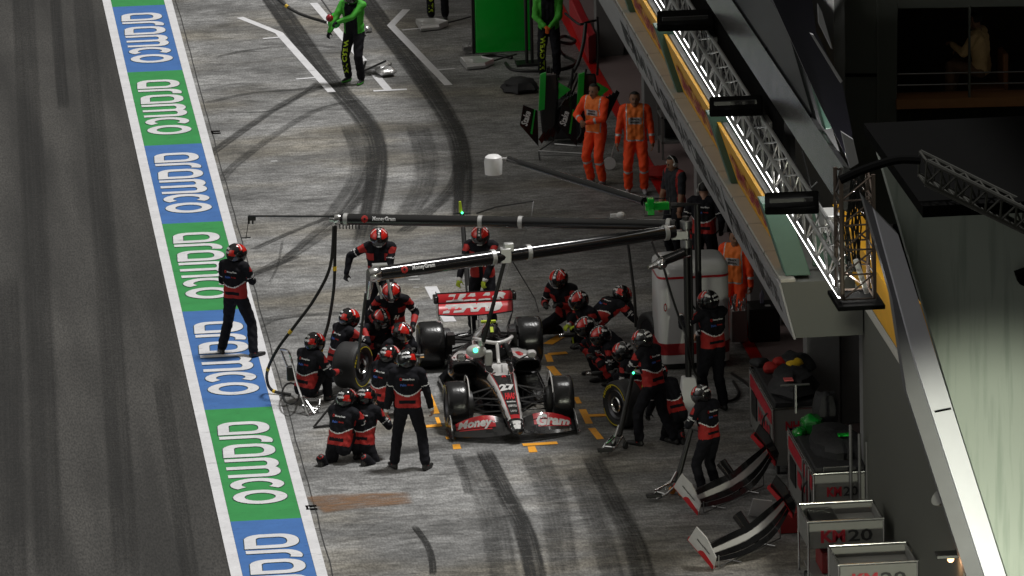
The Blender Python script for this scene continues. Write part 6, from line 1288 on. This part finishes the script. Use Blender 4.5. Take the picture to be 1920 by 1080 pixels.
# ---------------- equipment under the canopy
q = W(1435, 642, 0); o = empty('equipment_case', q, 0, 'black equipment case with a white label under the canopy', 'case'); m = M(); m.box((0, .25, .28), (.48, .5, .56)); m.build('shell', black_p, o, bevel=.03); m = M(); m.box((.06, .1, .565), (.08, .08, .01)); m.build('label', white, o)
m = M(); m.lathe(q + Vector((0, .3, .56)), (0, 0, 1), [(0, .035), (.14, .035), (.18, .015), (.2, .015)], 12); tag(m.build('water_bottle', pm('bottle_pale', (.4, .42, .6), .2)), 'pale water bottle standing on the black case', 'bottle')
q = W(1388, 655, 0); o = empty('tool_stand', q, 0, 'steel tool stand with chrome tools beside the white tool tower', 'tool stand'); m = M(); m.box((0, .2, .35), (.24, .3, .5)); m.build('cabinet', steel, o, bevel=.01); m = M(); rnd = random.Random(4)
for k in range(14): x, y = rnd.uniform(-.12, .12), rnd.uniform(.05, .35); m.tube([(x, y, .6), (x + rnd.uniform(-.06, .06), y, .6 + rnd.uniform(.1, .25))], .012, 5)
m.build('tools', chrome, o)
for k, (px, py) in enumerate(((1252, 300), (1270, 250), (1235, 215))):
    q = W(px, py, 0); o = empty('garage_rack', q, 0, 'dark tyre rack inside the garage behind the marshals, %s' % ['lowest', 'middle', 'highest'][k], 'rack', 'dark racks behind the marshals'); m = M()
    for z in (.3, .75, 1.2, 1.6): m.box((.35, .3, z), (.9, .6, .03))
    for x in (-.08, .78):
        for y in (.02, .58): m.box((x, y, .85), (.04, .04, 1.7))
    m.build('frame', grey_p, o, smooth=False)
    for z in (.5, .95, 1.4): m = M(); m.lathe((-.02, .3, z), (1, 0, 0), [(0, .1), (0, .17), (.7, .17), (.7, .1)], 16); m.build('stacked_item', bagm, o)
q = W(1062, 268, 0); o = empty('equipment_cart', q, 0, 'black equipment cart with tubes behind the two green and black noses', 'cart'); m = M(); m.box((0, .1, .45), (.75, .5, .7)); m.build('body', bagm, o, bevel=.04)
m = M(); rnd = random.Random(8)
for k in range(12): x = rnd.uniform(-.35, .35); m.tube([(x, rnd.uniform(-.1, .3), .8), (x + rnd.uniform(-.2, .2), rnd.uniform(-.1, .3), 1.15 + rnd.uniform(0, .25))], .02, 6)
m.build('tubes', black_p, o)
q = W(1240, 335, 0); m = M(); lump(m, q + Vector((0, 0, .12)), .2, (1.6, 1, .6), 21); tag(m.build('red_kit', suit_r), 'red kit heap on the ground left of the black shirted man', 'kit')
# marshal's wheel tool
q = W(1143, 318, 0); o = empty('measuring_wheel', q, 0, 'small white measuring wheel on a stick held between the marshals', 'measuring wheel'); m = M(); m.lathe((0, -.01, .11), (0, 1, 0), [(0, .02), (0, .11), (.02, .11), (.02, .02)], 20); m.build('wheel', white, o); m = M(); m.tube([(0, 0, .11), (.14, .05, .55), (.22, .05, .85)], .010, 6); m.tube([(0, .02, .11), (.2, 0, .10)], .012, 6); m.build('stick', alu, o)
# ---------------- far boom with white pad
q = W(925, 305, 2.8); o = empty('far_boom', q, 0, 'slim black boom with a white padded end and a green fitting above the lane', 'boom'); m = M(); m.tube([Vector((.24, 0, .04)), W(1208, 378, 2.8) - q], [.052, .068], 12); m.build('arm', carbon, o)
m = M(); m.lathe((0, 0, -.18), (0, 0, 1), [(0, .11), (0, .135), (.20, .145), (.27, .13), (.30, .09), (.31, .02)], 20); m.build('pad', white, o); m = M(); m.tube([(.12, 0, .05), (.26, 0, .04)], [.03, .045], 10); m.build('end_joint', chrome, o)
m = M(); c = W(1232, 386, 2.8) - q; m.box(c, (.36, .1, .12)); m.box(c + Vector((-.1, -.02, .0)), (.1, .12, .26)); m.build('green_fitting', green_p, o, bevel=.01)
m = M(); a = [W(x, y, 2.8) - q for x, y in ((1206, 374), (1255, 371), (1257, 402), (1209, 405))]; m.tube(a + [a[0]], .010, 6); m.build('fitting_frame', black_p, o)
m = M(); a = W(1258, 385, 2.8); m.tube([a, Vector((a.x + .4, a.y, 2.8)), Vector((a.x + .4, a.y, .02))], .05, 10); m.v = [p - q for p in m.v]; m.build('post', black_p, o)
# ---------------- far team's equipment
q = W(942, 99, 0); o = empty('green_display_panel', q, .02, 'large glossy green panel standing at the top of the frame', 'panel'); m = M(); rbox(m, -.50, .55, 0, .07, .02, 1.6, .03); m.build('panel', green_p, o); m = M(); m.box((-.53, .05, .82), (.05, .10, 1.62)); m.build('edge', black_p, o)
m = M(); m.box((-.65, .1, .10), (.16, .2, .10)); m.tube([(-.7, .0, .05), (-.6, .1, .2)], .02, 6); m.build('foot', steel, o, bevel=.01)
m = M(); q = W(988, 122, 0); o2 = empty('far_gantry', q, 0, 'black double post gantry with curved hose arms beside the far green crew', 'gantry')
for x in (0, .10): m.tube([(x, 0, .02), (x, 0, 2.2)], .03, 8)
m.box((.05, .05, .02), (.5, .4, .05)); m.build('post', black_p, o2)
for k, P in enumerate(([(1060, 25, 1.6), (1085, 45, 1.5), (1100, 42, 1.5), (1118, 38, 1.5)], [(1098, 45, 1.5), (1094, 80, 1.2), (1085, 115, .9), (1075, 135, .7)], [(1120, 32, 1.6), (1122, 80, 1.1), (1120, 140, .4)])):
    m = M(); m.tube(smooth_path([W(*p) - q for p in P], 5), .035 if k == 1 else .022, 8); m.build('hose_arm', black_p, o2)
for k, P in enumerate(([(948, 118, .03), (960, 130, .03), (1000, 133, .03), (1050, 130, .03), (1080, 118, .03), (1060, 105, .03), (1050, 95, .2), (1048, 75, .5)], [(1046, 78, .5), (1070, 82, .4), (1078, 76, .4), (1060, 68, .4), (1046, 72, .5)], [(905, 106, .03), (930, 103, .03), (960, 108, .03)])):
    hose(P, .03, ['black hose looped on the ground below the green panel', 'black hose coil beside the far orange gloved man', 'short black hose on the ground under the green panel'][k], (), 'far team hoses')
def silver_tray(px, py, rz, lab):
    q = W(px, py, 0); o = empty('silver_tray', q, math.radians(rz), lab, 'tray', 'silver trays on the ground'); m = M()
    m.ring_loft([[(x, y * a, z) for x, y in ((-.20, -.35), (.16, -.30), (.38, -.02), (.20, .32), (-.18, .35))] for a, z in ((1, .02), (1.05, .07), (.9, .12), (.7, .10))]); m.build('shell', silver_s, o, ang=20); m = M(); m.tube([(.3, 0, .06), (.9, .4, .08)], .015, 6); m.build('handle', black_p, o)
silver_tray(888, 124, 6, 'flat silver tray on the ground below the green panel'); silver_tray(803, 52, 4, 'flat silver tray beside the legs at the top edge')
def bundle(px, py, r, sc_, mat, lab, cat, name, seed, z=0): m = M(); q = W(px, py, z); lump(m, (0, 0, r * sc_[2] * .8), r, sc_, seed); return tag(m.build(name, mat, loc=q), lab, cat)
sv = pm('silver_foil', (.6, .6, .6), .28, .8, var=.3, bump=.8, bscale=10)
bundle(705, 136, .26, (1.1, 1.1, .5), sv, 'crumpled silver cover on the white line by the green crew member', 'cover', 'silver_cover', 31); bundle(725, 142, .16, (1.1, 1.2, .6), sv, 'smaller silver lump at the end of the crumpled cover', 'cover', 'silver_cover', 32)
bundle(668, 68, .20, (1, 1.1, .7), sv, 'grey silver bag on the ground behind the green crew member', 'bag', 'silver_bag', 33); bundle(682, 60, .13, (1.2, 1, .6), sv, 'small silver piece right of the grey bag', 'bag', 'silver_bag', 34)
m = M(); m.tube([W(680, 134, .1), W(724, 114, .3)], .02, 6); m.tube([W(680, 134, .1), W(686, 115, .3)], .018, 6); tag(m.build('black_pole', black_p), 'black stick lying over the crumpled silver cover', 'stick')
bundle(975, 170, .26, (1.3, 1.4, .5), bagm, 'black cloth heap on the ground left of the green and black noses', 'cloth', 'black_cloth', 35)
m = M(); lump(m, W(626, 40, 1.15), .12, (1, 1, 1.1), 36); tag(m.build('green_helmet', green_p), 'glossy green helmet hanging in front of the green crew member', 'helmet'); m = M(); m.sphere(W(618, 34, 1.25), .07, 12, 8); tag(m.build('red_dome_helmet', pm('cap_red', (.3, .01, .02), .25)), 'dark red glossy cap beside the green helmet', 'cap')
hose([(500, -20, 1.7), (525, 2, 1.6), (560, 25, 1.4), (612, 42, 1.2)], .028, 'long black hose with green bands sagging in from the top edge', (.5,), 'far team hoses'); hose([(596, -10, 1.7), (622, 26, 1.4)], .014, 'thin black rod reaching down to the green helmet', (), 'far team hoses')
# green and black spare noses on a rack: "Stake"
q = W(1035, 285, 0); o = empty('nose_rack', q, 0, 'low steel rack carrying two green and black spare noses', 'rack'); m = M()
for a, c in (((1010, 283, .25), (1095, 288, .25)), ((1012, 290, .12), (1098, 292, .12)), ((1010, 283, .25), (1012, 300, .0)), ((1095, 288, .25), (1097, 300, .0)), ((1040, 270, .25), (1100, 275, .25)), ((1010, 283, .25), (1040, 262, .25)), ((1095, 288, .25), (1100, 268, .25))): m.tube([W(*a) - q, W(*c) - q], .016, 6)
m.build('frame', steel, o)
for k, dx in enumerate((0, 72)):
    q = W(1035 + dx, 280, .3); o = empty('spare_nose', q, 0, ['green and black spare nose with white script on its wing, left on the rack', 'green and black spare nose with white script on its wing, behind the marshal'][k], 'spare nose', 'spare noses on the rack')
    def Z(x, y, dy=0): v = aty(x + dx, y, q.y + dy) - q; return v
    m = M(); m.ring_loft([[Z(a, y, -.12), Z(b, y, -.12), Z(b, y, .12), Z(a, y, .12)] for a, b, y in ((1020, 1045, 138), (1015, 1048, 170), (1012, 1045, 210), (1018, 1040, 265))]); m.build('nose_cone', carbon, o, smooth=False, bevel=.03)
    m = M(); m.prism([Z(1013, 140, -.14), Z(1024, 136, -.14), Z(1021, 205, -.14), Z(1010, 208, -.14)], (0, .06, 0)); m.build('green_flank', green_c, o, smooth=False); m = M(); m.prism([Z(1048, 155, -.10), Z(1070, 168, -.10), Z(1042, 190, -.10)], (0, .05, 0)); m.build('green_blade', green_c, o, smooth=False)
    m = M(); m.prism([Z(981, 197, -.3), Z(1008, 208, -.2), Z(1010, 275, -.2), Z(975, 235, -.3)], (0, .04, 0)); m.build('wing_panel', carbon, o, smooth=False)
    m = M(); m.prism([Z(1002, 206, -.26), Z(1004, 206, -.26), Z(998, 252, -.26), Z(995, 250, -.26)], (0, .03, 0)); m.build('green_line', green_c, o, smooth=False)
    m = M(); a = Z(986, 222, -.315); add_text(m, 'Stake', a, Vector((.28, 0, .95)), Vector((-.95, 0, .28)), .26, .12, .03, .3); m.build('wing_lettering', white_cloth, o, smooth=False)
    for j in range(5): m = M(); m.prism([Z(1010 + j * 10, 262 - j * 6, -.15), Z(1060 + j * 6, 185 - j * 4, .0), Z(1066 + j * 6, 190 - j * 4, .0), Z(1016 + j * 10, 270 - j * 6, -.15)], (0, .05, 0)); m.build('wing_element', carbon, o, smooth=False)
